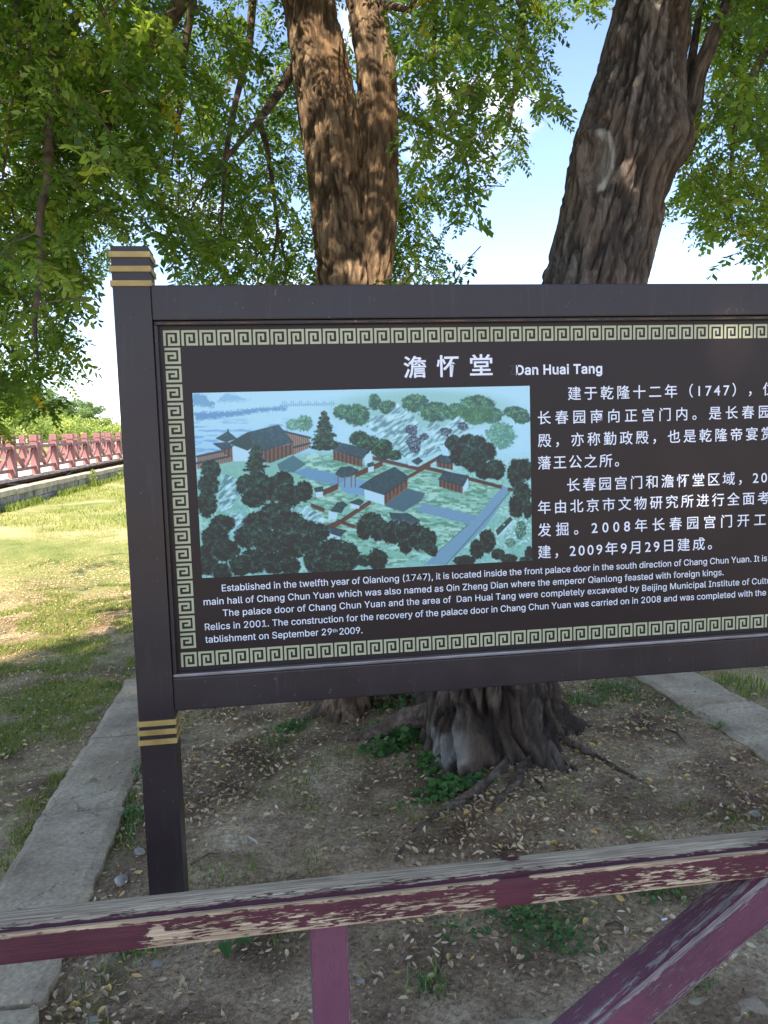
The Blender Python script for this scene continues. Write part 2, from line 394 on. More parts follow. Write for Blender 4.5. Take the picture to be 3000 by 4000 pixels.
# ------------------------------------------------------------------ concrete kerb round the tree bed, cast in slabs
kerb = empty('kerb', (0.8, 3.5, 0)); tag(kerb, kind='structure')
def slab(x0, x1, y0, y1, seed, dz=0.0):
    nx = max(6, int((x1-x0)/0.03)); ny = max(6, int((y1-y0)/0.03))
    u = np.linspace(0, 1, nx); v = np.linspace(0, 1, ny); U, V = np.meshgrid(u, v)
    PX = x0+(x1-x0)*U; PYY = y0+(y1-y0)*V
    ex = (fbm(PYY*9, PYY*0+seed, 1.0, o=5, g=.7)-0.5)*0.035; ey = (fbm(PX*5, PX*0+seed+9, 4.0, o=4)-0.5)*0.03
    PX = PX + ex*np.where(U < 0.5, 1-U*2, 0) + (fbm(PYY*8+31, PYY*0+seed, 2.0, o=5, g=.7)-0.5)*0.06*np.where(U > 0.5, U*2-1, 0)
    PYY = PYY + ey*np.abs(V*2-1)
    d = np.minimum(np.minimum(U*(x1-x0), (1-U)*(x1-x0)), np.minimum(V*(y1-y0), (1-V)*(y1-y0)))
    PZ_ = 0.036 + dz + (fbm(PX*3, PYY*3, seed*1.0)-0.5)*0.014 + (fbm(PX*25, PYY*25, seed*1.0, o=3)-0.5)*0.008 - 0.012*np.exp(-d/0.006)
    top = np.stack([PX, PYY, PZ_], -1).reshape(-1, 3)
    idx = np.arange(nx*ny).reshape(ny, nx)
    ring = np.concatenate([idx[0, :-1], idx[:-1, -1], idx[-1, :0:-1], idx[:0:-1, 0]])
    low = top[ring].copy(); low[:, 2] = -0.12
    k = len(ring); b = len(top); a = np.arange(k); a2 = (a+1) % k
    sides = np.stack([ring[a2], ring[a], b+a, b+a2], -1)
    o = link('slab', npmesh('slab', np.concatenate([top, low]), np.concatenate([gridfaces(nx, ny), sides]), False), kerb, M['concrete'])
    for p_ in o.data.polygons: p_.use_smooth = False
    return o
xa, xb, xc, xd = -1.055, -0.72, 2.25, 2.655
ya, yb, yc, yd = 1.62, 1.985, 5.06, 5.40
for k, (a, b) in enumerate(((1.0, 2.2), (2.205, 3.4), (3.405, 4.3), (4.305, yd))): slab(xa, xb, a, b, 3+k)
for k, (a, b) in enumerate(((ya, 2.8), (2.805, 4.05), (4.055, yd))): slab(xc, xd, a, b, 13+k)
for k, (a, b) in enumerate(((xb+0.004, 0.35), (0.355, 1.3), (1.305, xc-0.004))):
    slab(a, b, ya+0.02*k, yb-0.01*k-.03, 23+k, -.026); slab(a, b, yc, yd-0.012*k, 33+k)

# ------------------------------------------------------------------ the sign
SY = 2.45; ZT = EYE
sign = empty('information_sign', (-0.396, SY+0.054, 0))
tag(sign, 'large dark brown information board with white Chinese and English lettering and a painted palace view', 'sign')
PXL, PXR = -0.452, -0.343                                  # the visible post
RX0, RX1 = 2.03, 2.139                                    # the far post, right of the picture
top_z = EYE+0.600; rail_t = EYE+0.487; open_t = EYE+0.384; open_b = EYE-0.717; rail_b = EYE-0.821
for (x0, x1) in ((PXL, PXR), (RX0, RX1)):
    post = MB().box(x0, x1, SY, SY+0.109, 0.02, top_z).build('post', M['frame'], sign, bevel=0.0025)
    for zc in (EYE+0.575, EYE+0.533, EYE+0.491, EYE-0.853, EYE-0.882, EYE-0.913):
        hh = 0.0085
        b = MB(); e = 0.005
        b.box(x0-e, x1+e, SY-e, SY+0.109+e, zc-hh, zc+hh); b.build('gold_band', M['gold'], post, bevel=0.0015)
    MB().box(x0-0.02, x1+0.02, SY-0.02, SY+0.13, -0.15, 0.028).build('concrete_footing', M['concrete'], sign, bevel=0.004)
def frame_rail(name, z0, z1):
    MB().box(PXR+0.001, RX0-0.001, SY+0.004, SY+0.100, z0, z1).build(name, M['frame'], sign, bevel=0.004)
frame_rail('top_rail', open_t, rail_t); frame_rail('bottom_rail', rail_b, open_b)
PF = SY+0.034                                               # printed face of the panel
MB().box(PXR+0.002, RX0-0.002, PF, PF+0.03, open_b+0.001, open_t-0.001).build('panel', M['panel'], sign)
# small stop mouldings round the panel
mo = MB()
mo.box(PXR+0.002, PXR+0.013, SY+0.010, PF-0.0005, open_b+0.0125, open_t-0.0145); mo.build('bead_strip', M['frame'], sign, bevel=0.002)
MB().box(RX0-0.013, RX0-0.002, SY+0.010, PF-0.0005, open_b+0.0125, open_t-0.0145).build('bead_strip', M['frame'], sign, bevel=0.002)
MB().box(PXR+0.002, RX0-0.002, SY+0.016, PF-0.0005, open_t-0.013, open_t-0.0015).build('bead_strip', M['frame'], sign, bevel=0.002)
MB().box(PXR+0.03, RX0-0.03, SY+0.0150, SY+0.0158, open_t-0.0098, open_t-0.0075).build('rusty_seam', M['rust'], sign)
MB().box(PXR+0.002, RX0-0.002, SY+0.008, PF-0.0005, open_b+0.001, open_b+0.0115).build('sill_strip', M['silver'], sign, bevel=0.003)
MB().tube([(0.27, SY+0.016, open_t-0.008), (0.27, SY+0.008, open_t-0.008)], 0.004, 8).build('screw', M['rust'], sign)

def onpanel(px, py): p = PY(px, py, PF); return p.x, p.z
# meander border
CELL = np.array([[int(c) for c in r] for r in ('1111111', '1000001', '1011101', '1010101', '1010101', '1010001', '1011111')])
CB_ = [0, .150, .277, .425, .548, .694, .850, 1.0]
def unit(mb, ox, oz, w, h, rot):
    C_ = np.rot90(CELL, -1) if rot else CELL
    bd = [1-q for q in CB_][::-1] if rot else CB_
    for i in range(7):
        j = 0
        while j < 7:
            if C_[i, j]:
                k = j
                while k < 7 and C_[i, k]: k += 1
                mb.poly([(ox+bd[j]*w, PF-0.0008, oz-CB_[i+1]*h), (ox+bd[k]*w, PF-0.0008, oz-CB_[i+1]*h), (ox+bd[k]*w, PF-0.0008, oz-CB_[i]*h), (ox+bd[j]*w, PF-0.0008, oz-CB_[i]*h)])
                j = k
            else: j += 1
mTLx, mTLz = onpanel(636, 1291); mBLx, mBLz = onpanel(708, 2606)
u = 0.0488; pitch = 0.0540
border = MB(); x = mTLx
nun = int((RX0-(mTLx-PXR)-mTLx)/pitch)
for k in range(nun): unit(border, mTLx+k*pitch, mTLz, u, u*0.95, None)
border.build('meander_border', M['cream'], sign)
border = MB()
for k in range(nun): unit(border, mTLx+k*pitch, mBLz+u*0.95, u, u*0.95, None)
border.build('meander_border', M['cream'], sign)
zz = mTLz-pitch*0.97; nv = int(round((mTLz-(mBLz+u))/pitch))-1; pv = (mTLz-pitch*0.97-(mBLz+u+0.004))/nv
for xx in (mTLx+0.002, mTLx+(nun-1)*pitch):
    border = MB()
    for k in range(nv): unit(border, xx, zz-k*pv, u*0.96, u, 'side')
    border.build('meander_border', M['cream'], sign)

# lettering
import os
try: INTER = bpy.data.fonts.load(os.path.join(bpy.utils.system_resource('DATAFILES'), 'fonts', 'Inter.woff2'))      # the typeface that ships inside Blender itself
except Exception as e_: INTER = None
_cu = bpy.data.curves.new('lettering', 'FONT'); _to = bpy.data.objects.new('tmp', _cu); COL.objects.link(_to); _cu.resolution_u = 3
DEF = _cu.font
def text_mesh(s, spacing=1.0, bold=0.0, latin=True):
    _cu.body = s; _cu.size = 1.0; _cu.space_character = spacing; _cu.offset = bold
    _cu.font = INTER if (latin and INTER) else DEF
    dg = bpy.context.evaluated_depsgraph_get(); dg.update()
    me = bpy.data.meshes.new_from_object(_to.evaluated_get(dg))
    v = np.empty(len(me.vertices)*3, np.float32); me.vertices.foreach_get('co', v); return me, v.reshape(-1, 3)
def wid(v): return v[:, 0].max()-v[:, 0].min()
def hei(v): return v[:, 1].max()-v[:, 1].min()
CAPH = hei(text_mesh('H')[1]); CJKH = hei(text_mesh('建', latin=False)[1])
def letter(s, px0, py0, px1, hgt, m='white', bold=0.0, fit='space', lift=0.0009, latin=True):
    """ s set from the photo point (px0, py0 on the baseline) to px1; hgt = capital (or character) height in metres """
    x0, z0 = onpanel(px0, py0); x1 = onpanel(px1, py0)[0]
    em = hgt/(CAPH if latin else CJKH); W_ = (x1-x0)/em; sp = 1.0
    if fit == 'space' and len(s) > 1:
        wa = wid(text_mesh(s, 1.0, bold, latin)[1]); wb = wid(text_mesh(s, 1.4, bold, latin)[1]); sp = max(.7, 1.0+0.4*(W_-wa)/(wb-wa))
    me, v = text_mesh(s, sp, bold, latin); xm = v[:, 0].min(); sx = W_/wid(v)
    v = v.copy()
    # one part for each word or each Chinese character
    ends = []
    if latin: cuts = [k for k in range(1, len(s)) if s[k] == ' ' and s[k-1] != ' ']
    else: cuts = [k for k in range(1, len(s)) if not (s[k].isdigit() and s[k-1].isdigit())]
    for k in cuts: ends.append(text_mesh(s[:k], sp, bold, latin)[1][:, 0].max())
    P_ = [tuple(p.vertices) for p in me.polygons]
    g_ = np.array([np.searchsorted(ends, v[list(p), 0].min()+.02) for p in P_])
    co = np.empty_like(v); co[:, 0] = x0+(v[:, 0]-xm)*em*sx; co[:, 1] = PF-lift; co[:, 2] = z0+v[:, 1]*em
    for k in np.unique(g_):
        F_ = [P_[q] for q in np.where(g_ == k)[0]]; ids = sorted({a for f in F_ for a in f}); mp_ = {a: b for b, a in enumerate(ids)}
        me2 = bpy.data.meshes.new('lettering'); me2.from_pydata(co[ids].tolist(), [], [[mp_[a] for a in f] for f in F_]); me2.update()
        link('lettering', me2, sign, M[m])
for s, x in (('澹', 1577), ('怀', 1706), ('堂', 1836)):
    letter(s, x, 1469-(x-1577)*0.03, x+88, 0.0675, bold=0.014, fit='scale', latin=False)
letter('Dan Huai Tang', 2016, 1464, 2352, 0.0300, bold=0.020)
letter('Z', 1990, 1463, 2012, 0.0300, 'ghost', bold=0.016, fit='scale', lift=0.0005)
for s, x0, y, x1 in (('建于乾隆十二年（1747），位', 2218, 1559, 3026), ('长春园南向正宫门内。是长春园', 2101, 1654, 3006), ('殿，亦称勤政殿，也是乾隆帝宴赏', 2101, 1743, 3018),
                     ('藩王公之所。', 2101, 1830, 2418), ('长春园宫门和澹怀堂区域，200', 2215, 1916, 3028), ('年由北京市文物研究所进行全面考', 2101, 2004, 3004),
                     ('发掘。2008年长春园宫门开工', 2101, 2092, 2990), ('建，2009年9月29日建成。', 2101, 2178, 2780)):
    letter(s, x0, y, x1, .0440, bold=0.006, latin=False)
for s, x0, y, x1 in (('Established in the twelfth year of Qianlong (1747), it is located inside the front palace door in the south direction of Chang Chun Yuan. It is', 867, 2310, 2994),
                     ('main hall of Chang Chun Yuan which was also named as Qin Zheng Dian where the emperor Qianlong feasted with foreign kings.', 796, 2364, 2825),
                     ('The palace door of Chang Chun Yuan and the area of  Dan Huai Tang were completely excavated by Beijing Municipal Institute of Cultural', 871, 2407, 3046),
                     ('Relics in 2001. The construction for the recovery of the palace door in Chang Chun Yuan was carried on in 2008 and was completed with the', 801, 2462, 2990),
                     ('tablishment on September 29', 802, 2511, 1298), ('2009.', 1326, 2479, 1416)):
    letter(s, x0, y, x1, .0212, bold=0.004)
letter('th', 1299, 2470, 1318, 0.011, fit='scale', bold=0.004)
bpy.data.objects.remove(_to)

# ------------------------------------------------------------------ the painted view on the sign (flat print)
def paint_view():
    Wd, Hd = 1400, 720
    yy, xx = np.mgrid[0:Hd, 0:Wd].astype(float)
    u = xx/Wd; v = yy/Hd
    # working coordinates in which the view was measured
    xl = 60+45*v; GX = xl+(1603-xl)*u; tp = 65-33*u; bt = 908-78*u; GY = tp+(bt-tp)*v
    C_ = np.zeros((Hd, Wd, 3))
    def col(c): return np.array(c, float)/255
    def put(mask, c, a=1.0):
        m_ = (np.clip(mask, 0, 1)*a)[..., None]; C_[:] = C_*(1-m_)+(c if isinstance(c, np.ndarray) and c.ndim == 3 else col(c))*m_
    n1 = fbm(GX/40, GY/28, 1.0, o=5); n2 = fbm(GX/9, GY/8, 2.0, o=4); n3 = fbm(GX/3.2, GY/3.2, 5.0, o=3); nst = fbm(GX/70, GY/9, 3.0, o=4)
    C_[:] = col((196, 222, 228))
    put(smooth(160, 330, GY)*(GX < 700), (178, 208, 224), 0.8)
    put(smooth(0.50, 0.62, nst)*smooth(150, 230, GY)*(GX < 480), (118, 160, 196), 0.75)
    put(smooth(300, 520, GY)*(GX > -1), (150, 192, 176), 0.9)
    put(smooth(.42, .62, n1)*smooth(330, 420, GY), (196, 222, 206), 0.75)
    put(smooth(.55, .7, n2)*smooth(330, 420, GY), (110, 160, 130), 0.55)
    def inside(pts, soft=0.0, dx=0, dy=0):
        m_ = np.zeros((Hd, Wd), bool); k = len(pts)
        for i in range(k):
            (x0, y0), (x1, y1) = pts[i], pts[(i+1) % k]
            c = ((y0 > GY+dy) != (y1 > GY+dy)) & (GX+dx < (x1-x0)*(GY+dy-y0)/((y1-y0) or 1e-9)+x0)
            m_ ^= c
        return m_
    def poly(pts, c, a=1.0, wob=0.0):
        put(inside(pts, dx=(n2-.5)*wob, dy=(n3-.5)*wob).astype(float), c, a)
    def line(x0, y0, x1, y1, wdt, c, a=1.0):
        dx, dy = x1-x0, y1-y0; q = math.hypot(dx, dy); t = np.clip(((GX-x0)*dx+(GY-y0)*dy)/q/q, 0, 1)
        d = np.hypot(GX-x0-t*dx, GY-y0-t*dy); put(np.clip(wdt/2+0.5-d, 0, 1), c, a)
    # far hills, shore and water
    poly([(60, 65), (110, 70), (150, 110), (150, 132), (60, 120)], (106, 150, 180), .8, 30)
    poly([(165, 100), (205, 68), (240, 72), (290, 95), (330, 98), (170, 106)], (140, 180, 204), .8, 26)
    poly([(70, 152), (240, 145), (360, 130), (480, 126), (470, 140), (350, 150), (250, 168), (90, 188), (70, 180)], (96, 140, 178), .85, 28)
    for q in range(26): 
        x = 445+q*9.5; h = 6+16*abs(math.sin(q*2.3)); line(x, 122-h, x, 122, 4, (96, 134, 166), .55)
    line(440, 122, 690, 112, 3, (120, 158, 186), .7)
    # lawns and open ground
    poly([(150, 360), (560, 340), (700, 330), (1480, 480), (1300, 700), (900, 880), (600, 700), (500, 560), (200, 470)], (146, 188, 164), .8, 60)
    put(smooth(.5, .64, fbm(GX/60, GY/14, 8.0, o=5))*inside([(560, 330), (1480, 480), (1300, 700), (900, 880), (500, 560)]), (200, 222, 204), .8)
    put(smooth(.53, .6, fbm(GX/26, GY/8, 12.0, o=5))*inside([(560, 330), (1480, 480), (1300, 700), (900, 880), (500, 560)]), (84, 126, 96), .6)
    def paving(pts, c, ax, ay, sp=9):
        m_ = inside(pts); put(m_.astype(float), c)
        k1 = ((GX*ax[1]-GY*ax[0])/sp) % 1; k2 = ((GX*ay[1]-GY*ay[0])/sp) % 1
        put(m_*((k1 < .22) | (k2 < .22)), tuple(x*.78 for x in c), .6)
    paving([(500, 425), (560, 400), (770, 450), (700, 480), (620, 470)], (128, 166, 190), (.97, .24), (.5, -.86))
    paving([(700, 480), (760, 445), (860, 470), (830, 530), (740, 520)], (140, 176, 200), (.97, .24), (.5, -.86))
    paving([(1060, 600), (1090, 563), (1345, 622), (1300, 662)], (138, 168, 188), (.97, .24), (.5, -.86))
    paving([(1470, 482), (1500, 510), (1385, 670), (1195, 850), (1090, 850), (1160, 790), (1300, 662), (1345, 620)], (142, 172, 190), (.6, -.8), (.9, .4))
    line(1500, 512, 1195, 850, 3, (60, 90, 70), .7); line(1300, 662, 1150, 795, 3, (60, 90, 70), .7)
    # rocks
    def rock(pts):
        poly(pts, (176, 206, 204), 1, 14)
        m_ = inside(pts); st = fbm((GX*.7+GY)/9, (GX-GY*.5)/34, 4.0, o=4); put(m_*smooth(.48, .64, st), (84, 116, 120), .7); put(m_*smooth(.40, .33, st), (222, 238, 236), .8)
    # trees
    def tree(cx, cy, rx, ry, base=(20, 44, 44), hi=(56, 100, 80), edge=.24, a=1.0, fl=None):
        r0 = np.clip(int(((cy-ry*1.3-50)/843)*Hd), 0, Hd-1); r1 = np.clip(int(((cy+ry*1.3-20)/800)*Hd)+12, 1, Hd)
        c0 = np.clip(int((cx-rx*1.3-108)/1498*Wd)-6, 0, Wd-1); c1 = np.clip(int((cx+rx*1.3-58)/1540*Wd)+40, 1, Wd)
        sl = (slice(r0, r1), slice(c0, c1)); gx_, gy_, a2, a3 = GX[sl], GY[sl], n2[sl], n3[sl]; Cs = C_[sl]
        def pt(mask, c, al): q = (np.clip(mask, 0, 1)*al)[..., None]; Cs[:] = Cs*(1-q)+col(c)*q
        d = np.hypot((gx_-cx)/rx, (gy_-cy)/ry); e = d+(a2-.5)*edge*2+(a3-.5)*edge
        pt(smooth(1.28, .9, d), (176, 214, 204), .30*a)
        pt(smooth(1.05, .90, e), base, a)
        lump = fbm(gx_/17+cx, gy_/13, 6.0, o=4)+(a3-.5)*.35+(a2-.5)*.3-((gy_-cy)/ry)*.10-((gx_-cx)/rx)*.05
        pt(smooth(.96, .84, e)*smooth(.50, .74, lump), hi, a*.8)
        pt(smooth(.96, .84, e)*(a3 > .60)*smooth(.45, .62, lump), tuple(min(255, q*1.5) for q in hi), a*.55); pt(smooth(.96, .84, e)*(a3 < .40), tuple(q*.55 for q in base), a*.6)
        if fl: pt(smooth(.94, .86, e)*(a3 > .62), fl, .8)
    def halo(cx, cy, rx, ry, c=(150, 196, 176), a=.8): put(smooth(1.25, .7, np.hypot((GX-cx)/rx, (GY-cy)/ry)), c, a)
    halo(1100, 140, 420, 90, (150, 190, 170), .7)
    for (x, y, a, b) in ((730, 150, 50, 34), (790, 165, 60, 50), (870, 105, 30, 38), (930, 130, 40, 32), (1060, 110, 66, 42), (1150, 150, 75, 45), (1350, 120, 85, 46), (1250, 150, 70, 40), (1420, 165, 50, 40), (1530, 150, 60, 26), (1560, 175, 45, 30)):
        tree(x, y, a, b, (44, 88, 72), (104, 148, 96), .22, .92)
    tree(1330, 165, 110, 42, (60, 104, 70), (96, 140, 86), .22, .8); tree(1460, 255, 72, 62, (92, 142, 120), (130, 176, 140), .3, .8)
    tree(550, 200, 38, 36, (96, 142, 116), (140, 180, 146), .25, .9); tree(500, 205, 34, 26, (104, 150, 126), (150, 190, 156), .25, .9)
    rock([(830, 215), (860, 170), (930, 160), (975, 110), (1010, 140), (1040, 160), (1090, 230), (1000, 290), (900, 262)])
    rock([(940, 300), (1000, 200), (1045, 160), (1100, 230), (1160, 290), (1180, 330), (1060, 370), (960, 340)])
    rock([(1100, 230), (1130, 195), (1190, 215), (1260, 165), (1330, 220), (1290, 246), (1200, 300), (1150, 300)])
    for (x, y, r) in ((1040, 230, 30), (1050, 285, 34), (1200, 240, 26), (1280, 215, 24), (1100, 260, 20), (1055, 315, 26)): tree(x, y, r, r*.8, (48, 66, 78), (120, 136, 150), .3, .9, (206, 196, 214))
    for (x, y, a, b) in ((800, 270, 46, 36), (850, 300, 52, 44), (910, 320, 44, 50), (960, 345, 34, 24)): tree(x, y, a, b, (28, 66, 54), (70, 120, 80))
    # halls
    def hall(roof, wall=None, front=None, gable=None, rc=(58, 88, 96), sk=(.5, .86)):
        if wall: poly(wall, (204, 220, 226))
        if front:
            poly(front, (112, 80, 70)); m_ = inside(front); put(m_*((GX/9 % 1) < .32), (168, 136, 118), .7); put(m_*((GX/18 % 1) < .18), (60, 44, 40), .8)
        if gable: poly(gable, (46, 76, 76))
        poly(roof, rc); m_ = inside(roof); put(m_*(((GX*sk[1]-GY*sk[0])/6 % 1) < .35), (34, 62, 68), .6); put(m_*smooth(.5, .7, n2), (84, 124, 124), .35)
        k = len(roof)
        for i in range(k): line(*roof[i], *roof[(i+1) % k], 2.6, (24, 46, 50), .9)
    for a, b in (((80, 350), (205, 322)), ((80, 380), (240, 345))):
        poly([a, b, (b[0], b[1]+26), (a[0], a[1]+26)], (128, 86, 72)); put(inside([a, b, (b[0], b[1]+26), (a[0], a[1]+26)])*((GX/8 % 1) < .4), (210, 190, 180), .7); line(*a, *b, 9, (40, 72, 76))
    hall([(163, 268), (214, 238), (250, 268), (205, 284)], None, [(170, 300), (238, 300), (238, 360), (200, 340)], None); line(214, 228, 214, 244, 5, (30, 50, 54))
    hall([(150, 292), (215, 286), (235, 310), (190, 318)])
    poly([(470, 240), (575, 268), (575, 310), (500, 345), (490, 300)], (126, 86, 72), 1, 4); put(inside([(470, 240), (575, 268), (575, 310), (500, 345)])*((GX/9 % 1) < .4), (214, 192, 176), .7); line(462, 238, 578, 266, 8, (40, 72, 76)); line(500, 310, 580, 290, 8, (40, 72, 76))
    hall([(302, 242), (436, 208), (500, 286), (340, 330), (330, 290)], [(232, 305), (335, 318), (335, 350), (300, 372), (236, 372)], [(300, 330), (340, 330), (500, 290), (500, 340), (400, 380), (340, 372)], [(215, 290), (300, 240), (332, 300), (300, 324)])
    paving([(430, 385), (500, 345), (560, 385), (500, 425), (440, 415)], (92, 130, 136), (.97, .24), (.5, -.86), 7)
    hall([(676, 318), (706, 288), (846, 318), (812, 362)], [(822, 358), (852, 322), (856, 372), (824, 396)], [(680, 322), (812, 362), (812, 398), (682, 366)])
    def wallr(pts, w_=18): 
        for (a, b) in zip(pts[:-1], pts[1:]):
            poly([a, b, (b[0], b[1]+w_), (a[0], a[1]+w_)], (112, 70, 62)); line(*a, *b, 4, (58, 62, 62))
    wallr([(860, 352), (900, 362), (1070, 402), (1180, 342)], 14); wallr([(780, 426), (905, 372)], 22); wallr([(1100, 396), (1170, 412), (1462, 486)], 14); wallr([(600, 520), (702, 476)], 24); wallr([(1490, 494), (1545, 502)], 14)
    line(1030, 440, 1120, 392, 14, (112, 70, 62)); wallr([(580, 566), (640, 590)], 16); wallr([(640, 690), (850, 548)], 20); wallr([(700, 640), (780, 668)], 14); wallr([(620, 680), (700, 646)], 18)
    hall([(690, 430), (715, 400), (760, 398), (795, 412), (770, 436), (720, 446)], None, None, None); 
    for x in (702, 732, 762, 780): line(x, 436, x, 490, 4, (150, 90, 70))
    hall([(595, 495), (632, 488), (634, 508), (600, 512)], [(600, 508), (634, 506), (634, 535), (602, 540)]); hall([(836, 384), (862, 378), (866, 392), (840, 398)], [(838, 396), (866, 392), (864, 420), (838, 422)])
    hall([(798, 490), (870, 440), (960, 400), (1028, 446), (912, 526)], [(820, 500), (912, 526), (912, 574), (822, 546)], [(912, 526), (1020, 452), (1020, 490), (912, 572)], [(805, 488), (872, 442), (916, 520)])
    paving([(912, 574), (1015, 495), (1100, 520), (1080, 556), (1000, 604), (920, 580)], (88, 120, 130), (.97, .24), (.5, -.86), 7)
    for (a, b, c, d) in ((930, 540, 930, 560), (955, 522, 955, 548), (980, 500, 980, 530), (1008, 480, 1008, 508)): line(a, b, c, d, 5, (166, 96, 70))
    hall([(1165, 455), (1190, 420), (1304, 440), (1278, 486)], [(1270, 490), (1302, 446), (1304, 490), (1276, 522)], [(1166, 458), (1276, 486), (1276, 520), (1166, 488)])
    hall([(1155, 375), (1170, 345), (1240, 356), (1230, 386)], None, [(1155, 375), (1230, 386), (1230, 412), (1156, 398)]); hall([(1040, 372), (1070, 355), (1090, 372), (1064, 388)], [(1020, 380), (1064, 388), (1064, 396), (1024, 392)])
    hall([(935, 610), (1020, 612), (1076, 645), (1030, 688), (950, 650)], [(1030, 688), (1072, 646), (1078, 672), (1036, 690)]); hall([(670, 598), (700, 560), (735, 572), (716, 608)], [(658, 598), (700, 610), (694, 640), (658, 640)], )
    hall([(690, 572), (720, 556), (745, 572), (722, 586)]); hall([(755, 560), (795, 545), (818, 556), (800, 574)], [(756, 566), (800, 574), (796, 590), (758, 586)]); hall([(636, 690), (660, 672), (736, 690), (712, 718)], [(638, 698), (712, 718), (708, 738), (640, 724)], ); hall([(1432, 690), (1500, 628), (1510, 640), (1440, 712)], [(1436, 712), (1510, 644), (1508, 660), (1436, 726)], rc=(60, 84, 74))
    rock([(170, 520), (205, 430), (250, 450), (262, 520), (225, 590), (185, 600)]); rock([(520, 590), (560, 570), (600, 600), (650, 640), (610, 668), (560, 640)])
    rock([(220, 620), (270, 612), (300, 640), (270, 700), (262, 790), (230, 700)])
    # dark trees in front
    def pine(cx, top, bot, wd_):
        for k in range(9):
            t = k/8; y = top+(bot-top)*t; w_ = wd_*(.25+.75*t)*(1 if k % 2 else .86)
            tree(cx+(8 if k % 2 else -6)*t, y, w_, (bot-top)/11, (24, 52, 46), (66, 104, 74), .30)
    pine(640, 160, 310, 72); pine(335, 300, 410, 58)
    g = np.random.default_rng(5)
    for (x, y, a, b) in ((1235, 290, 44, 38), (1300, 285, 46, 36), (1350, 295, 44, 40), (1395, 330, 42, 46), (1270, 345, 56, 50), (1330, 370, 60, 56), (1430, 410, 52, 48), (1380, 420, 46, 34), (1535, 430, 48, 66), (1575, 410, 34, 50), (1560, 520, 44, 54), (1530, 580, 36, 54), (1585, 590, 22, 46),
                        (140, 410, 44, 46), (130, 480, 46, 56), (125, 560, 44, 70), (290, 480, 40, 50), (345, 470, 60, 56), (400, 500, 60, 60), (460, 460, 44, 46), (480, 530, 62, 56), (550, 510, 40, 50), (330, 540, 56, 44),
                        (420, 620, 80, 62), (350, 660, 74, 62), (480, 660, 80, 64), (560, 700, 70, 60), (300, 720, 60, 56), (400, 740, 80, 62), (500, 760, 80, 60), (590, 760, 60, 60), (620, 700, 44, 44),
                        (190, 660, 56, 46), (160, 720, 60, 56), (140, 790, 50, 56), (210, 780, 60, 50), (130, 850, 46, 46), (190, 880, 44, 44), (330, 830, 66, 60), (270, 850, 50, 50), (420, 840, 56, 56), (490, 855, 46, 44), (590, 830, 44, 52), (680, 790, 70, 66), (650, 860, 60, 50), (740, 810, 60, 70), (820, 830, 34, 28), (880, 825, 46, 54), (700, 850, 44, 60),
                        (850, 660, 64, 54), (890, 690, 60, 50), (950, 700, 56, 56), (1010, 730, 40, 70), (1060, 720, 44, 64), (1110, 740, 44, 56), (1000, 690, 40, 44), (820, 690, 36, 44), (1130, 780, 28, 30),
                        (1390, 740, 40, 56), (1340, 780, 34, 50), (1280, 830, 54, 24), (1440, 800, 34, 26), (1490, 820, 44, 22), (1590, 800, 24, 34), (1570, 830, 30, 20)):
        tree(x, y, a, b, (14, 38, 38), (40, 88, 70), .22)
    for q in range(60):
        x, y = g.uniform(1470, 1590), g.uniform(640, 760); put(np.clip(5-np.hypot(GX-x, GY-y), 0, 1), (222, 228, 232), .9)
    tree(1550, 690, 26, 40, (50, 96, 74), (100, 150, 110), .3, .8, (226, 230, 236)); tree(1500, 750, 30, 20, (70, 120, 90), (120, 170, 130), .3, .8, (200, 180, 200))
    for q in range(5): line(870+q*26, 700, 868+q*26, 738, 3, (44, 60, 54), .8)
    # a little cyan cast of old print and paper grain
    C_[:] = np.clip(C_+.22*(C_-.50)*smooth(0, .3, C_), .02, 1)*np.array([.80, .90, .92])*(0.96+0.08*n3[..., None])
    mist = smooth(.55, .0, v)*.16; C_[:] = C_*(1-mist[..., None])+col((206, 226, 232))*mist[..., None]
    for _ in range(3): C_[1:-1] = (C_[:-2]+2*C_[1:-1]+C_[2:])/4; C_[:, 1:-1] = (C_[:, :-2]+2*C_[:, 1:-1]+C_[:, 2:])/4
    img = bpy.data.images.new('painted_view', Wd, Hd, alpha=False)
    px = np.ones((Hd, Wd, 4), np.float32); px[..., :3] = np.clip(C_[::-1], 0, 1)
    img.pixels.foreach_set(px.ravel()); img.update(); img.pack()
    return img
img = paint_view()
m, t, bs = newmat('painted palace view print'); ti = t.nodes.new('ShaderNodeTexImage'); ti.image = img
t.links.new(ti.outputs[0], bs.inputs['Base Color']); bs.inputs['Roughness'].default_value = 0.4
c4 = [onpanel(790, 2257), onpanel(2074, 2190), onpanel(2073, 1507), onpanel(751, 1535)]
x0 = (c4[0][0]+c4[3][0])/2; x1 = (c4[1][0]+c4[2][0])/2; z0 = (c4[0][1]+c4[1][1])/2; z1 = (c4[2][1]+c4[3][1])/2
me = bpy.data.meshes.new('painted_view'); me.from_pydata([(x0, PF-.0008, z0), (x1, PF-.0008, z0), (x1, PF-.0008, z1), (x0, PF-.0008, z1)], [], [(0, 1, 2, 3)])
uvl = me.uv_layers.new(name='UVMap')
for i, uvv in enumerate(((0, 0), (1, 0), (1, 1), (0, 1))): uvl.data[i].uv = uvv
link('painted_view', me, sign, m)

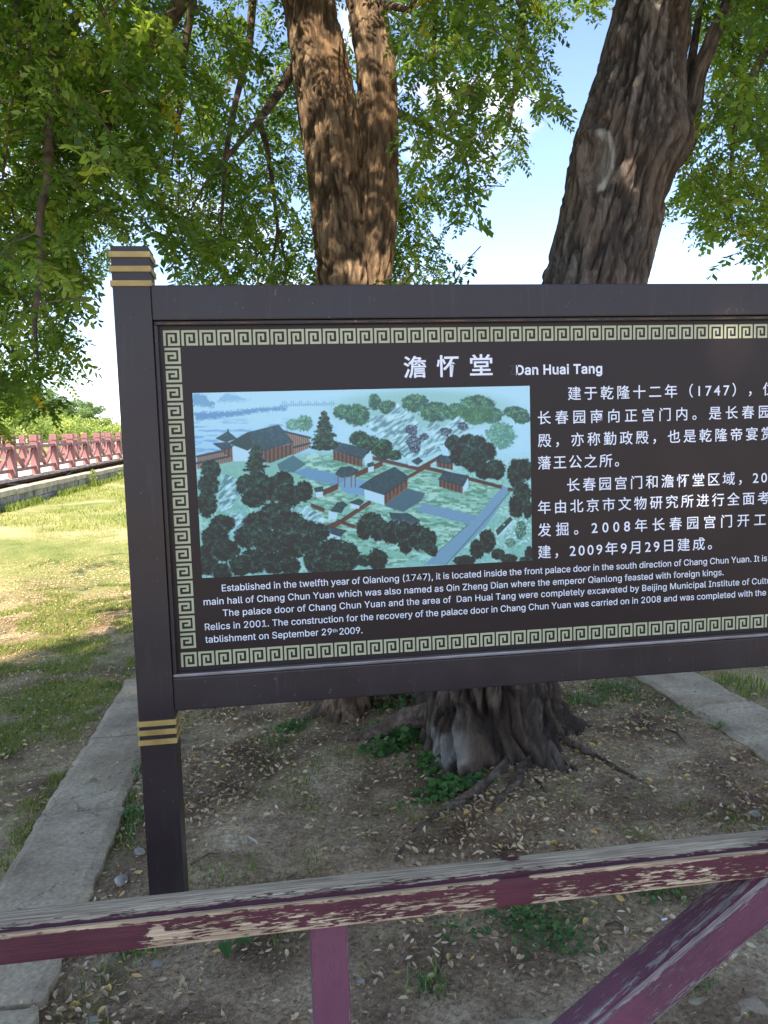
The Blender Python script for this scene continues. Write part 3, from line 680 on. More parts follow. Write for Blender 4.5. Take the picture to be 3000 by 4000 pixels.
# ------------------------------------------------------------------ foreground railing: weathered, peeling plum-red paint
def paint_mat(name, wood1, wood2, wood3, paint1, paint2, base_bias, stretch=(6, 42, 42), sc=6.0):
    m, t, bs = newmat(name)
    g1 = noise_node(t, 14, 8, 0.62, (0.7, 22, 22), 0.5, 'loc')
    wr = ramp(t, [(0.32, wood1), (0.5, wood2), (0.66, wood3)]); t.links.new(g1.outputs[0], wr.inputs[0])
    wb = noise_node(t, 2.4, 4, 0.6, None, 0, 'loc'); wbr = ramp(t, [(0.4, (0.82,)*3), (0.62, (1.06,)*3)]); t.links.new(wb.outputs[0], wbr.inputs[0])
    wood = mixc(t, 1.0, wr.outputs[0], wbr.outputs[0], 'MULTIPLY')
    pn = noise_node(t, 3, 6, 0.7, None, 0, 'loc'); pr = ramp(t, [(0.3, paint1), (0.7, paint2)]); t.links.new(pn.outputs[0], pr.inputs[0])
    n = noise_node(t, sc, 10, 0.66, stretch, 0.25, 'loc'); n2 = noise_node(t, 2.3, 3, 0.5, (1, 3, 3), 0, 'loc')
    s1 = N(t, 'ShaderNodeMath', _operation='MULTIPLY_ADD'); s1.inputs[1].default_value = 0.45; t.links.new(n2.outputs[0], s1.inputs[0]); t.links.new(n.outputs[0], s1.inputs[2])
    s2 = N(t, 'ShaderNodeMath', _operation='ADD'); t.links.new(s1.outputs[0], s2.inputs[0]); t.links.new(attr(t, 'paint'), s2.inputs[1])
    s3 = N(t, 'ShaderNodeMath', _operation='ADD'); t.links.new(s2.outputs[0], s3.inputs[0]); s3.inputs[1].default_value = base_bias
    mk = ramp(t, [(0.70, (0, 0, 0)), (0.735, (1, 1, 1))]); t.links.new(s3.outputs[0], mk.inputs[0])
    c = mixc(t, mk.outputs[0], wood, pr.outputs[0])
    t.links.new(c, bs.inputs['Base Color'])
    rg = ramp(t, [(0, (0.85,)*3), (1, (0.5,)*3)]); t.links.new(mk.outputs[0], rg.inputs[0]); t.links.new(rg.outputs[0], bs.inputs['Roughness'])
    bs.inputs['Specular IOR Level'].default_value = 0.3
    h = N(t, 'ShaderNodeMath', _operation='MULTIPLY_ADD'); h.inputs[1].default_value = 0.7; t.links.new(mk.outputs[0], h.inputs[0]); t.links.new(g1.outputs[0], h.inputs[2])
    bump(t, bs, h.outputs[0], 0.8, 0.0022)
    return m
PAINT1, PAINT2 = srgb(60, 29, 36), srgb(94, 46, 56)
M['rail'] = paint_mat('weathered rail wood with peeling maroon paint', srgb(112, 94, 78), srgb(168, 148, 122), srgb(208, 190, 160), PAINT1, PAINT2, 0.0)
M['brace'] = paint_mat('plum paint worn to grey wood', srgb(84, 74, 78), srgb(126, 116, 114), srgb(170, 160, 148), srgb(80, 46, 60), srgb(120, 72, 88), 0.0)
M['baluster'] = paint_mat('sound plum paint', srgb(90, 60, 70), srgb(120, 90, 96), srgb(150, 130, 126), srgb(102, 62, 78), srgb(122, 78, 92), 0.0)
PB, PFf = PY(1500, 3392, 1.0), None
# rail_top height fixed, the back and front edges follow from the picture
ZR = 0.80
def atz(px, py, z): return PZ(px, py, z)
Yback = atz(1500, 3392, ZR).y; Ygroove = atz(1500, 3470, ZR-0.001).y; Yfront = atz(1500, 3497, ZR-0.010).y
ZBOT = PY(1500, 3603, Yfront).z
# section of the rail, from the back bottom round the top to the front bottom (y, z, paint amount)
H = ZR-ZBOT
sec = [(Yback, ZBOT, .0), (Yback, ZBOT+H*.5, -.05), (Yback, ZR-.006, -.1), (Yback-.003, ZR-.002, -.16), (Yback-.012, ZR, -.25), (Yback-.03, ZR+.0008, -.22), (Yback-.045, ZR+.0008, -.12), (Ygroove+.016, ZR, -.09), (Ygroove+.006, ZR-.0005, -.06),
       (Ygroove+.002, ZR-.003, .22), (Ygroove-.0015, ZR-.0042, .28), (Ygroove-.005, ZR-.003, -.15), (Ygroove-.010, ZR-.003, -.22), (Yfront+.003, ZR-.0065, -.22), (Yfront+.0008, ZR-.011, -.10), (Yfront, ZR-.015, .10), (Yfront, ZR-H*.4, .01), (Yfront, ZR-H*.6, -.03), (Yfront, ZBOT+.006, -.05), (Yfront+.001, ZBOT+.002, -.15), (Yfront+.006, ZBOT, -.05)]
def profile_beam(name, sec, L0, L1, frame, mat, parent, nx=300, paintf=None, wob=0.0012, seed=0):
    """ sweep a (y, z, paint) section along x from L0 to L1; frame maps local (x,y,z) to the place """
    s = np.array(sec); k = len(s)
    # subdivide the section finely
    d = np.r_[0, np.cumsum(np.hypot(*(np.diff(np.r_[s[:, :2], s[:1, :2]], axis=0).T)))]
    tt = np.unique(np.r_[d[:-1], np.linspace(0, d[-1], 44, endpoint=False)])
    cl = np.r_[s, s[:1]]; yy = np.interp(tt, d, cl[:, 0]); zz = np.interp(tt, d, cl[:, 1]); pp = np.interp(tt, d, cl[:, 2])
    xs = np.linspace(L0, L1, nx); n = len(tt)
    XX = np.repeat(xs[:, None], n, 1); YY = np.repeat(yy[None], nx, 0); ZZ = np.repeat(zz[None], nx, 0); P_ = np.repeat(pp[None], nx, 0)
    YY = YY + (fbm(XX*5, YY*60, ZZ*60+seed, o=4)-.5)*wob*2; ZZ = ZZ + (fbm(XX*5, YY*60+9, ZZ*60+seed, o=4)-.5)*wob*2
    if paintf is not None: P_ = P_ + paintf(XX, YY, ZZ)
    V = np.stack([XX, YY, ZZ], -1).reshape(-1, 3); A = P_.reshape(-1)
    F_ = gridfaces(n, nx, True)
    # end caps as fans
    c0, c1 = len(V), len(V)+1
    V = np.r_[V, [[L0, yy.mean(), zz.mean()]], [[L1, yy.mean(), zz.mean()]]]; A = np.r_[A, 0, 0]
    i = np.arange(n); j = (i+1) % n; b = (nx-1)*n
    tri = np.r_[np.stack([np.full(n, c0), j, i, i], -1), np.stack([np.full(n, c1), b+i, b+j, b+j], -1)]
    V3 = frame(V)
    me = bpy.data.meshes.new(name)
    me.from_pydata(V3.tolist(), [], F_.tolist()+[tuple(q[:3]) for q in tri.tolist()])
    for p_ in me.polygons: p_.use_smooth = len(p_.vertices) == 4
    at = me.attributes.new('paint', 'FLOAT', 'POINT'); at.data.foreach_set('value', A.astype(np.float32))
    al = me.attributes.new('loc', 'FLOAT_VECTOR', 'POINT'); al.data.foreach_set('vector', V.astype(np.float32).ravel()); me.update()
    import bmesh
    bm = bmesh.new(); bm.from_mesh(me); bmesh.ops.recalc_face_normals(bm, faces=bm.faces)
    for e in bm.edges:
        if len(e.link_faces) == 2 and e.calc_face_angle(0) > 0.6: e.smooth = False
    bm.to_mesh(me); bm.free()
    return me
railing = empty('boardwalk_railing', (0.3, (Yback+Yfront)/2, 0))
tag(railing, 'weathered wooden handrail with peeling maroon paint in front of the sign', 'railing')
def railpaint(X_, Y_, Z_):
    q = np.zeros_like(X_); fr = (Y_ < Yfront+.004)*1.0; tp = (Z_ > ZR-.002)*1.0
    xl = PY(600, 3680, Yfront).x; xk = PY(2010, 3500, Yfront).x; xr = PY(3000, 3300, Yfront).x
    q += fr*.30*smooth(xl+.02, xl-.06, X_)*smooth(ZR-.012, ZR-.022, Z_)
    q += fr*.5*np.exp(-((X_-xk)/.028)**4)
    q -= fr*.4*np.exp(-(((X_-xl-.005)/.012)**2+((Z_-ZR+.03)/.008)**2))
    q += tp*.5*np.exp(-(((X_-xk-.01)/.018)**2+((Y_-Yback+.012-(X_-xk)*-.0)/.012)**2))
    q += fr*.10*smooth(xr-.35, xr, X_)
    q += tp*.22*smooth(xr-.1, xr+.2, X_)
    return q
me = profile_beam('top_rail', sec, -1.45, 2.05, lambda V: V, None, None, 440, railpaint)
link('top_rail', me, railing, M['rail'])
# upright below the rail
ub0, ub1 = PY(1213, 3700, Yfront+.012).x, PY(1362, 3700, Yfront+.012).x
def upright(x0, x1, y0, y1, z0, z1, mname, name, seed=0, bias=.19):
    c = .003
    s = [(x0, y1), (x0, y0+c), (x0+c*.6, y0), (x1-c*.6, y0), (x1, y0+c), (x1, y1)]
    sc_ = [(p[0], p[1], bias if 0 < i < 5 else bias) for i, p in enumerate(s)]
    def edge(X_, Y_, Z_): return -.34*np.exp(-(np.minimum(np.abs(Y_-x0), np.abs(Y_-x1))/.0022)**2)
    me = profile_beam(name, sc_, z0, z1, lambda V: np.stack([V[:, 1], V[:, 2], V[:, 0]], -1), None, None, 120, edge, .0008, seed)
    return link(name, me, railing, M[mname])
upright(ub0, ub1, Yfront+.012, Yfront+.075, 0.10, ZBOT+.0015, 'baluster', 'baluster')
for x in (-1.02, 1.72): upright(x, x+.1, Yfront-.01, Yfront+.09, -0.1, ZBOT+.0015, 'baluster', 'railing_post', 5)
# sloping brace with the same moulded section
e0, e1 = PY(2314, 4000, Yfront), PY(3000, 3413, Yfront)
bd_ = Vector((e1.x-e0.x, 0, e1.z-e0.z)).normalized(); bn = Vector((-bd_.z, 0, bd_.x))
low = PY(3000, 3614, Yfront); bh = abs((low-e1).dot(bn)); 
up = PY(2495, 3694, Yback-.002); bt_ = (up-e0).dot(bn)
bsec = [(Yback, -bh, .2), (Yback, -bh*.5, .2), (Yback, -.004+bt_*.0, .1), (Yback-.004, 0, .0), (Yback-.03, .001, .07), (Yback-.05, .001, -.01), (Ygroove+.01, 0, -.12), (Ygroove+.002, -.003, .05), (Ygroove-.004, -.003, .1), (Yfront+.003, -.006, -.22), (Yfront, -.010, -.1), (Yfront, -.016, .06), (Yfront, -bh*.6, .14), (Yfront, -bh+.008, .04), (Yfront+.002, -bh, -.1)]
zlim = ZBOT
def clipx(V):
    P_ = np.array(e0)[None]+V[:, :1]*np.array(bd_)[None]+V[:, 2:3]*np.array(bn)[None]; P_[:, 1] = V[:, 1]; 
    over = P_[:, 2] > ZBOT-.001
    # mitre the upper end flat against the underside of the rail
    k = np.where(over, (P_[:, 2]-(ZBOT-.001))/bd_.z, 0); P_[:, 0] -= k*bd_.x; P_[:, 2] -= k*bd_.z
    return P_
xe = (ZBOT+.10-e0.z)/bd_.z
me = profile_beam('brace', bsec, -.95, xe, clipx, None, None, 240, None, .001, 3)
link('brace', me, railing, M['brace'])
nx0, nx1 = PY(2362, 3980, Yfront+.01).x, PY(2500, 3980, Yfront+.01).x
nz = e0.z + ((nx0-e0.x))*bd_.z/bd_.x - bh/abs(bd_.x)
upright(nx0, nx1, Yfront+.012, Yfront+.075, 0.10, nz+.004, 'baluster', 'baluster', 9, .05)
MB().box(-1.0, 2.0, Yfront+.005, Yfront+.08, .08, .145).build('bottom_rail', M['baluster'], railing, bevel=.004)

# unseen boardwalk under the viewer, pale planks added to bounce light
deckw = empty('boardwalk', (0.3, -1.3, 0)); tag(deckw, kind='structure')
_pm = MB().box(-4.5, 4.5, -.067, .067, -.04, 0).mesh('plank', bevel=.003); _pm.materials.append(M['plank'])
for k in range(38):
    o = bpy.data.objects.new('plank', _pm); COL.objects.link(o); o.parent = deckw; o.location = Vector((0, 1.12-k*.14, .075))-deckw.location

# ------------------------------------------------------------------ trunks
def trunk_mesh(name, pts, rad, ntheta, nlen, flare=0.0, flare_n=6, amp=0.022, kx=9.0, kz=2.0, seed=0.0, sculpt=None, roots=None, butt=0):
    """ tapered trunk along a curve, furrowed bark as real relief """
    P_ = np.array([tuple(p) for p in pts], float); rad = np.array(rad, float)
    d = np.r_[0, np.cumsum(np.linalg.norm(np.diff(P_, axis=0), axis=1))]
    # smooth the curve
    tt = np.linspace(0, d[-1], nlen)
    def sm(a):
        v = np.interp(tt, d, a); k = max(3, int(nlen*0.16/ (1+len(d)/6))); ker = np.hanning(k+2)[1:-1]; ker /= ker.sum()
        e = np.r_[2*v[0]-v[k:0:-1], v, 2*v[-1]-v[-2:-k-2:-1]]; return np.convolve(e, ker, 'same')[k:-k]
    cx, cy, cz = (sm(P_[:, i]) for i in range(3)); r = sm(rad)
    C_ = np.stack([cx, cy, cz], -1); T = np.gradient(C_, axis=0); T /= np.linalg.norm(T, axis=1)[:, None]
    A = np.cross(T, np.array([0, 1.0, 0.05])); A /= np.linalg.norm(A, axis=1)[:, None]; B = np.cross(T, A)
    if T[0][2] < 0: pass
    th = np.linspace(0, 2*math.pi, ntheta, endpoint=False); TH, LL = np.meshgrid(th, tt); RR = np.repeat(r[:, None], ntheta, 1)
    c, s_ = np.cos(TH), np.sin(TH); qx, qy = c*RR*kx, s_*RR*kx
    warp = (fbm(qx*.4+3, qy*.4, LL*kz*.5+seed, o=3)-.5)*2.4
    tw = LL*0.5
    n = fbm(qx+warp+tw, qy+warp, LL*kz+seed, o=4, g=.55); rid = 1-np.abs(2*n-1)*2.0
    groove = smooth(.55, .98, rid)
    n_b = fbm(qx*.5+9, qy*.5, LL*kz*.6+seed+4, o=3); rid2 = smooth(.7, 1.0, 1-np.abs(2*n_b-1)*2.0)
    fine = fbm(qx*3.3, qy*3.3, LL*kz*3.5+seed, o=3)
    disp = amp*(.5-groove*1.0-rid2*.8+.5*(fine-.5)) * np.clip(RR/0.2, .3, 1.1)
    disp = disp + (fbm(c*1.3+seed, s_*1.3, LL*1.1, o=3)-.5)*RR*.22
    if flare:
        hgt = LL; fl = np.exp(-hgt/(0.16))*flare + np.exp(-hgt/.45)*flare*.35
        lob = .45+.55*np.maximum(0, np.cos(flare_n*TH/1.0+seed+.8*np.sin(TH*2+seed)))**1.0
        disp = disp + fl*lob + np.exp(-hgt/.6)*.04*np.cos(flare_n*TH+seed+.8*np.sin(TH*2+seed))
    pale = np.zeros_like(TH); grv = np.clip(groove*.8+rid2*.6, 0, 1)
    V0 = C_[:, None, :]+A[:, None, :]*(c*RR)[..., None]+B[:, None, :]*(s_*RR)[..., None]
    Nn = A[:, None, :]*c[..., None]+B[:, None, :]*s_[..., None]
    if butt:
        ct = fbm(c*2.6+seed+(fbm(c*2, s_*2, LL*2.5, o=2)-.5)*1.6, s_*2.6, LL*1.6+3, o=4, g=.6); bw = smooth(1.15, .25, LL); rb = smooth(.5, 1.0, 1-np.abs(2*ct-1)*2.6)
        disp = disp - butt*rb*bw + butt*.5*bw*(fbm(c*7+seed, s_*7, LL*2.2, o=3)-.5); grv = np.clip(grv+rb*bw*.9+.12*bw, 0, 1)
    if sculpt: disp, pale, grv = sculpt(V0, disp, pale, grv, c, s_)
    V = V0+Nn*disp[..., None]
    return npmesh(name, V.reshape(-1, 3), gridfaces(ntheta, nlen, True), True, {'groove': grv.ravel(), 'pale': pale.ravel(), 'brown': (np.zeros_like(TH) if not butt else smooth(1.3, .5, LL)*smooth(.22, .48, fbm(c*1.5+4, s_*1.5, LL*1.5, o=3))).ravel()*.65}), C_, r
def treeobj(name, base, label, cat='tree', group=None):
    o = empty(name, base); return tag(o, label, cat, group)

# tree with the pruning scar, in front
bB = PZ(1915, 2910, 0.0); dB = (bB-O).dot(AF)
tB = treeobj('locust_tree', (bB.x, bB.y, 0), 'leaning old locust tree with a crescent pruning scar, its furrowed trunk rising behind the sign')
def pb(px, py, dd): return PD(px, py, dB+dd)
ptsB = [Vector((bB.x+.02, bB.y+.02, -.10)), Vector((bB.x+.0, bB.y+.03, .12)), pb(1890, 2560, .08), pb(2060, 2000, .12), pb(2210, 1500, .14), pb(2322, 1105, .15), pb(2385, 850, .16), pb(2425, 620, .16), pb(2488, 380, .18), pb(2560, 0, .2), pb(2600, -400, .25), pb(2660, -900, .3), pb(2740, -1500, .3)]
radB = [.36, .345, .30, .28, .27, .262, .258, .262, .232, .19, .17, .15, .12]
scar = PY(2370, 640, ptsB[7].y-.26)
def sculptB(V0, disp, pale, grv, c, s_):
    # where each point sits in the viewer-facing tangent plane at the scar
    px_, py_, dep = project(V0.reshape(-1, 3)); px_ = px_.reshape(disp.shape); py_ = py_.reshape(disp.shape)
    front = (V0[..., 1] < scar.y+.24)
    sx = (V0[..., 0]-scar.x)*FPX/3.9; sz = -(V0[..., 2]-scar.z)*FPX/3.9
    X0, Y0 = px_, py_
    d = np.hypot((X0-2330)/62, (Y0-(630)-(X0-2330)*-.35)/105)
    inn = front*smooth(1.1, .75, d)
    disp = disp*(1-.8*inn) - .026*inn*smooth(1.05, .3, d) + .014*front*np.exp(-((d-1.12)/.17)**2)
    # pale crescent on the right of the wound
    ring = front*np.exp(-((d-1.02)/.16)**4)*smooth(-.1, .25, (X0-2330)/62)
    pale = np.maximum(pale, ring*.95); pale = np.maximum(pale, .30*inn*smooth(-.3, .4, (X0-2330)/62)); grv = np.where(ring > .3, 0, grv)
    # fold above the wound and bulges along the right side
    dd = (Y0-525-(X0-2300)*.12); disp = disp + .014*front*np.exp(-(dd/26)**2)*smooth(2470, 2400, X0); disp = disp - .014*front*np.exp(-((dd-34)/18)**2)*smooth(2440, 2350, X0)*smooth(2200, 2260, X0)
    b2 = np.exp(-(((X0-2690)/120)**2+((Y0-530)/120)**2)); disp = disp+.10*b2
    for (a, b, w1, w2, k) in ((2470, 820, 60, 26, .014), (2500, 700, 26, 110, -.014), (2450, 900, 80, 18, -.012)):
        disp = disp + k*front*np.exp(-(((X0-a)/w1)**2+((Y0-b-(X0-a)*.3)/w2)**2))
    grv = np.where(inn > .4, grv*.3, grv)
    # white lichen-crusted flank on the left of the foot
    low = smooth(.34, .24, V0[..., 2])*smooth(0.0, .05, V0[..., 2])*smooth(.10, .04, np.abs(V0[..., 0]-(bB.x-.27)-.25*(.3-V0[..., 2])))*(V0[..., 1] < bB.y)
    lowx = smooth(.45, .6, fbm(V0[..., 0]*12, V0[..., 2]*9, 3.0, o=4))
    pale = np.maximum(pale, low*lowx*.5); 
    return disp, pale, grv
me, cB, rB = trunk_mesh('trunk', ptsB, radB, 330, 520, .20, 5, .021, 17.0, 3.4, 2.2, sculptB, butt=.07)
link('trunk', me, tB, M['barkB'])
def limb(tree, pts, rads, mat, name='branch', nth=22, nl=70, amp=.004, seed=0):
    me, c_, r_ = trunk_mesh(name, pts, rads, nth, nl, amp=amp, kx=30, kz=5, seed=seed)
    return link(name, me, tree, M[mat])
# surface roots
def root(tree, pp, rads, mat='root', seed=0, pale=0):
    pts = []
    for (px, py, dz) in pp: p = PZ(px, py, dz); p.z = dz + float(zat(p.x, p.y)[0]); pts.append(p)
    me, _, _ = trunk_mesh('root', pts, rads, 30, 110, amp=.012, kx=16, kz=4, seed=seed)
    link('root', me, tree, M[mat])
root(tB, [(1800, 2840, .14), (1690, 2830, .10), (1590, 2845, .075), (1500, 2880, .035), (1400, 2905, .006), (1290, 2922, -.02)], [.07, .062, .052, .040, .030, .014], seed=1)
root(tB, [(2060, 2850, .08), (2030, 2940, .03), (1975, 3020, .010), (1860, 3100, .006), (1740, 3175, .0), (1600, 3270, -.016)], [.05, .034, .028, .024, .022, .016], seed=2)
root(tB, [(2090, 2880, .08), (2065, 2990, .015), (2010, 3085, .010), (1950, 3145, .002), (1905, 3200, -.012)], [.05, .028, .020, .015, .010], seed=3)
root(tB, [(2080, 2850, .06), (2170, 2900, .025), (2280, 2950, .012), (2420, 3015, .006), (2560, 3085, -.012)], [.045, .022, .015, .013, .009], seed=4)
root(tB, [(2070, 2760, .14), (2150, 2830, .05), (2220, 2890, .01), (2260, 2920, -.02)], [.05, .035, .02, .012], seed=6)
root(tB, [(1780, 2870, .08), (1700, 2940, .02), (1655, 2975, -.01)], [.05, .03, .018], seed=7)
root(tB, [(2090, 3060, .0), (2125, 3110, -.002), (2140, 3135, -.012)], [.012, .010, .006], seed=8)
# right-hand limb
limb(tB, [pb(2560, 660, .25), pb(2665, 560, .2), pb(2700, 460, .18), pb(2725, 300, .16), pb(2790, 130, .16), pb(2860, -20, .2), pb(2960, -300, .3), pb(3150, -800, .5)], [.10, .075, .055, .042, .040, .036, .03, .02], 'barkB', nth=60, nl=160, amp=.010, seed=4)
limb(tB, [pb(2710, 400, .16), pb(2700, 250, .3), pb(2730, 60, .5), pb(2780, -200, .6)], [.03, .026, .02, .015], 'barkB', seed=5)
limb(tB, [pb(3150, -250, 1.5), pb(3000, 180, 1.3), pb(2910, 350, 1.2), pb(2870, 500, 1.2), pb(2850, 700, 1.2)], [.04, .032, .025, .018, .01], 'twig', seed=6)
limb(tB, [pb(2640, -700, .4), pb(2900, -600, .3), pb(3100, -300, .2), pb(3250, 200, .1)], [.08, .06, .04, .02], 'barkB', seed=16)
limb(tB, [pb(2630, -500, .3), pb(2450, -500, -.3), pb(2300, -300, -.5), pb(2200, 0, -.5)], [.07, .05, .035, .015], 'barkB', seed=17)

# forked tree, behind on the left
bA = PZ(1372, 2735, 0.0); dA = (bA-O).dot(AF)
tA = treeobj('locust_tree', (bA.x, bA.y, 0), 'forked locust tree with two sun-dappled stems, left of the leaning tree')
def pa(px, py, dd=0): return PD(px, py, dA+dd)
ptsL = [Vector((bA.x, bA.y, -.1)), Vector((bA.x, bA.y, .15)), pa(1380, 2300), pa(1385, 1700), pa(1378, 1250), pa(1362, 1050), pa(1325, 800), pa(1292, 500), pa(1250, 250), pa(1205, 0), pa(1150, -350, .1), pa(1100, -800, .2), pa(1050, -1500, .2)]
me, cA, rA = trunk_mesh('trunk', ptsL, [.30, .27, .235, .225, .215, .200, .182, .172, .166, .155, .14, .12, .09], 200, 430, .12, 4, .020, 20, 4.6, 7.7)
link('trunk', me, tA, M['barkA'])
ptsR = [pa(1430, 1420, .02), pa(1447, 1200, -.02), pa(1462, 1000, -.04), pa(1482, 800, -.05), pa(1478, 500, -.04), pa(1466, 250), pa(1440, 80, .05), pa(1400, -150, .15), pa(1380, -600, .4), pa(1480, -1300, .6)]
me, cR, rR = trunk_mesh('stem', ptsR, [.10, .115, .118, .115, .118, .122, .118, .11, .09, .07], 150, 320, 0, 4, .018, 21, 4.6, 3.1)
link('stem', me, tA, M['barkA'])
root(tA, [(1330, 2700, .10), (1270, 2760, .05), (1210, 2800, .02), (1150, 2830, -.02)], [.10, .05, .035, .02], seed=11)
root(tA, [(1400, 2700, .10), (1420, 2770, .03), (1440, 2810, -.02)], [.10, .05, .03], seed=12)
for k, (pp, rr) in enumerate((
    ([(1190, -200, 0), (900, -420, .1), (760, -150, .2), (700, 20, .3), (560, 250, .35), (440, 420, .3), (380, 600, .2), (290, 740, .1), (220, 800, .1)], [.07, .06, .05, .038, .033, .028, .022, .016, .009]),
    ([(860, -400, .2), (500, -350, 0), (250, -100, -.2), (195, 200, -.3), (195, 400, -.4), (188, 700, -.5), (150, 850, -.6), (165, 1050, -.7), (132, 1250, -.8), (150, 1420, -.9)], [.05, .04, .03, .022, .019, .017, .014, .011, .008, .004]),
    ([(800, -300, .5), (752, 0, .6), (722, 200, .7), (702, 420, .7), (682, 560, .7), (670, 640, .7)], [.03, .022, .018, .014, .009, .004]),
    ([(1100, -500, .4), (1000, -200, .8), (975, 180, .9), (920, 400, .9), (882, 600, .8), (870, 800, .8), (860, 930, .8)], [.04, .03, .02, .016, .013, .009, .004]),
    ([(1240, 230, .05), (1150, 255, .3), (1100, 350, .4), (1045, 425, .4), (1010, 470, .4), (1040, 560, .5), (1062, 700, .5), (1086, 900, .5), (1050, 1110, .5)], [.06, .034, .028, .024, .021, .016, .013, .010, .006]),
    ([(1180, 250, .3), (1160, 330, .3), (1180, 500, .35), (1212, 700, .4), (1222, 790, .4)], [.022, .018, .014, .010, .004]),
    ([(1010, 470, .4), (900, 600, .4), (800, 720, .4), (740, 830, .4)], [.016, .012, .008, .004]),
    ([(1400, -150, .1), (1700, -350, .4), (1700, 100, .8), (1690, 250, .9), (1712, 400, .9), (1742, 520, .9)], [.05, .03, .016, .013, .010, .005]),
    ([(1420, 60, .1), (1520, 20, .0), (1600, 40, -.1), (1640, -40, -.2)], [.03, .02, .016, .012]),
    ([(1700, -300, .3), (1950, -250, .1), (2050, 60, 0), (2010, 330, 0), (1990, 500, 0)], [.04, .03, .018, .012, .006]),
    ([(1500, 420, .3), (1640, 480, .9), (1790, 560, 1.1), (1830, 660, 1.2), (1826, 830, 1.2)], [.03, .022, .016, .012, .006]),
    ([(500, -350, .2), (130, -250, -.3), (60, 60, -.4), (90, 240, -.4), (40, 450, -.5), (10, 700, -.5)], [.03, .02, .013, .011, .008, .004]),
    ([(1090, 900, .5), (1110, 1000, .5), (1125, 1080, .5)], [.009, .007, .004]),
    ([(300, 60, .2), (250, 180, .2), (160, 330, .1), (60, 430, .0), (-60, 480, -.1)], [.02, .018, .014, .012, .01]))):
    limb(tA, [pa(q[0], q[1], (q[2] if len(q) > 2 else 0)-(.95*float(smooth(1150, 800, q[0])) if q[0] < 1150 else 0)) for q in pp], [r_*1.15 for r_ in rr], 'twig', seed=20+k)

# ------------------------------------------------------------------ crowns: hanging sprays of pinnate leaves
def inpoly(x, y, pts):
    m_ = np.zeros(x.shape, bool); k = len(pts)
    for i in range(k):
        (x0, y0), (x1, y1) = pts[i], pts[(i+1) % k]
        m_ ^= ((y0 > y) != (y1 > y)) & (x < (x1-x0)*(y-y0)/((y1-y0) or 1e-9)+x0)
    return m_
OL_A = [(-900, -2500), (2262, -2500), (2262, -50), (2235, 110), (2140, 160), (2110, 330), (2250, 430), (2150, 540), (2060, 620), (2072, 720), (1950, 760), (1900, 860), (1905, 985), (1830, 960), (1740, 1060), (1800, 1150), (1700, 1500), (720, 1500), (700, 1010), (650, 900), (640, 690), (600, 760), (600, 900), (440, 1010), (430, 1110), (360, 1190), (300, 1300), (265, 1400), (285, 1520), (250, 1620), (150, 1690), (60, 1650), (0, 1740), (-500, 1750), (-900, 1700)]
OL_B = [(2240, -2500), (4600, -2500), (4600, 900), (3400, 1000), (3000, 1085), (2890, 1060), (2900, 940), (2760, 980), (2700, 915), (2570, 960), (2545, 880), (2610, 760), (2650, 640), (2740, 560), (2730, 300), (2660, 100), (2640, -40), (2440, 30), (2330, 110), (2250, 90)]
def leaf_template(seed, fine=False, coarse=False):
    g = np.random.default_rng(seed); npair = 2 if coarse else g.integers(5, 8); vs = []; fs = []; ti = []
    L_ = 1.0
    for k in range(npair*2+1):
        if k == npair*2: t = 1.0; side = 0
        else: t = .18+.78*(k//2)/(npair-1)*.96; side = 1 if k % 2 else -1
        bx = t*.86; by = 0; bz = -.16*t*t
        ll = (.42 if coarse else .25)*(1-.25*abs(t-.55))*g.uniform(.8, 1.15); ww = ll*(.40 if coarse else .22)*g.uniform(.85, 1.15)
        ang = (side*g.uniform(.95, 1.3)) if side else g.uniform(-.3, .3)
        dx, dy, dz = math.cos(ang), math.sin(ang), g.uniform(-.75, .15)
        D = np.array([dx, dy, dz]); D /= np.linalg.norm(D); Sx = np.cross(D, [0, 0, 1.0]); Sx /= np.linalg.norm(Sx)
        rl = g.uniform(-.9, .9); Nn = np.cross(Sx, D); Sx = Sx*math.cos(rl)+Nn*math.sin(rl); Nn = np.cross(Sx, D)
        o = np.array([bx, by, bz]); b = len(vs)
        if not fine:
            vs += [o, o+D*ll*.48-Sx*ww*1.25-Nn*ww*.2, o+D*ll, o+D*ll*.48+Sx*ww*1.25-Nn*ww*.2]; fs += [(b, b+1, b+2, b+3)]; ti += [g.uniform(-.08, .08)]*4; continue
        vs += [o+D*.02*ll, o+D*ll*.35-Sx*ww-Nn*ww*.25, o+D*ll*.72-Sx*ww*.85-Nn*ww*.2, o+D*ll, o+D*ll*.72+Sx*ww*.85-Nn*ww*.2, o+D*ll*.35+Sx*ww-Nn*ww*.25]
        fs += [(b, b+1, b+2, b+3), (b, b+3, b+4, b+5)]; ti += [g.uniform(-.08, .08)]*6
    # the leaf stalk
    b = len(vs); w_ = .006
    vs += [np.array([0, -w_, 0]), np.array([0, w_, 0]), np.array([.43, w_, -.04]), np.array([.43, -w_, -.04]), np.array([.86, w_*.6, -.15]), np.array([.86, -w_*.6, -.15])]
    fs += [(b, b+1, b+2, b+3), (b+3, b+2, b+4, b+5)]; ti += [-.15]*6
    return np.array(vs), np.array(fs), np.array(ti)
TPL0 = [leaf_template(100+i) for i in range(10)]; TPLC = [leaf_template(300+i, coarse=True) for i in range(10)]; TPLF = [leaf_template(200+i, True) for i in range(10)]
def clear_of(px, py, dep, exclude):
    ok = np.ones(px.shape, bool)
    for (x0, y0, x1, y1, w_, dm) in exclude:          # nothing in front of the bare parts of the trunks
        t = np.clip((py-y0)/(y1-y0), 0, 1); xc = x0+(x1-x0)*t
        ok &= ~((np.abs(px-xc) < w_) & (py > min(y0, y1)-80) & (py < max(y0, y1)+80) & (dep < dm))
    return ok
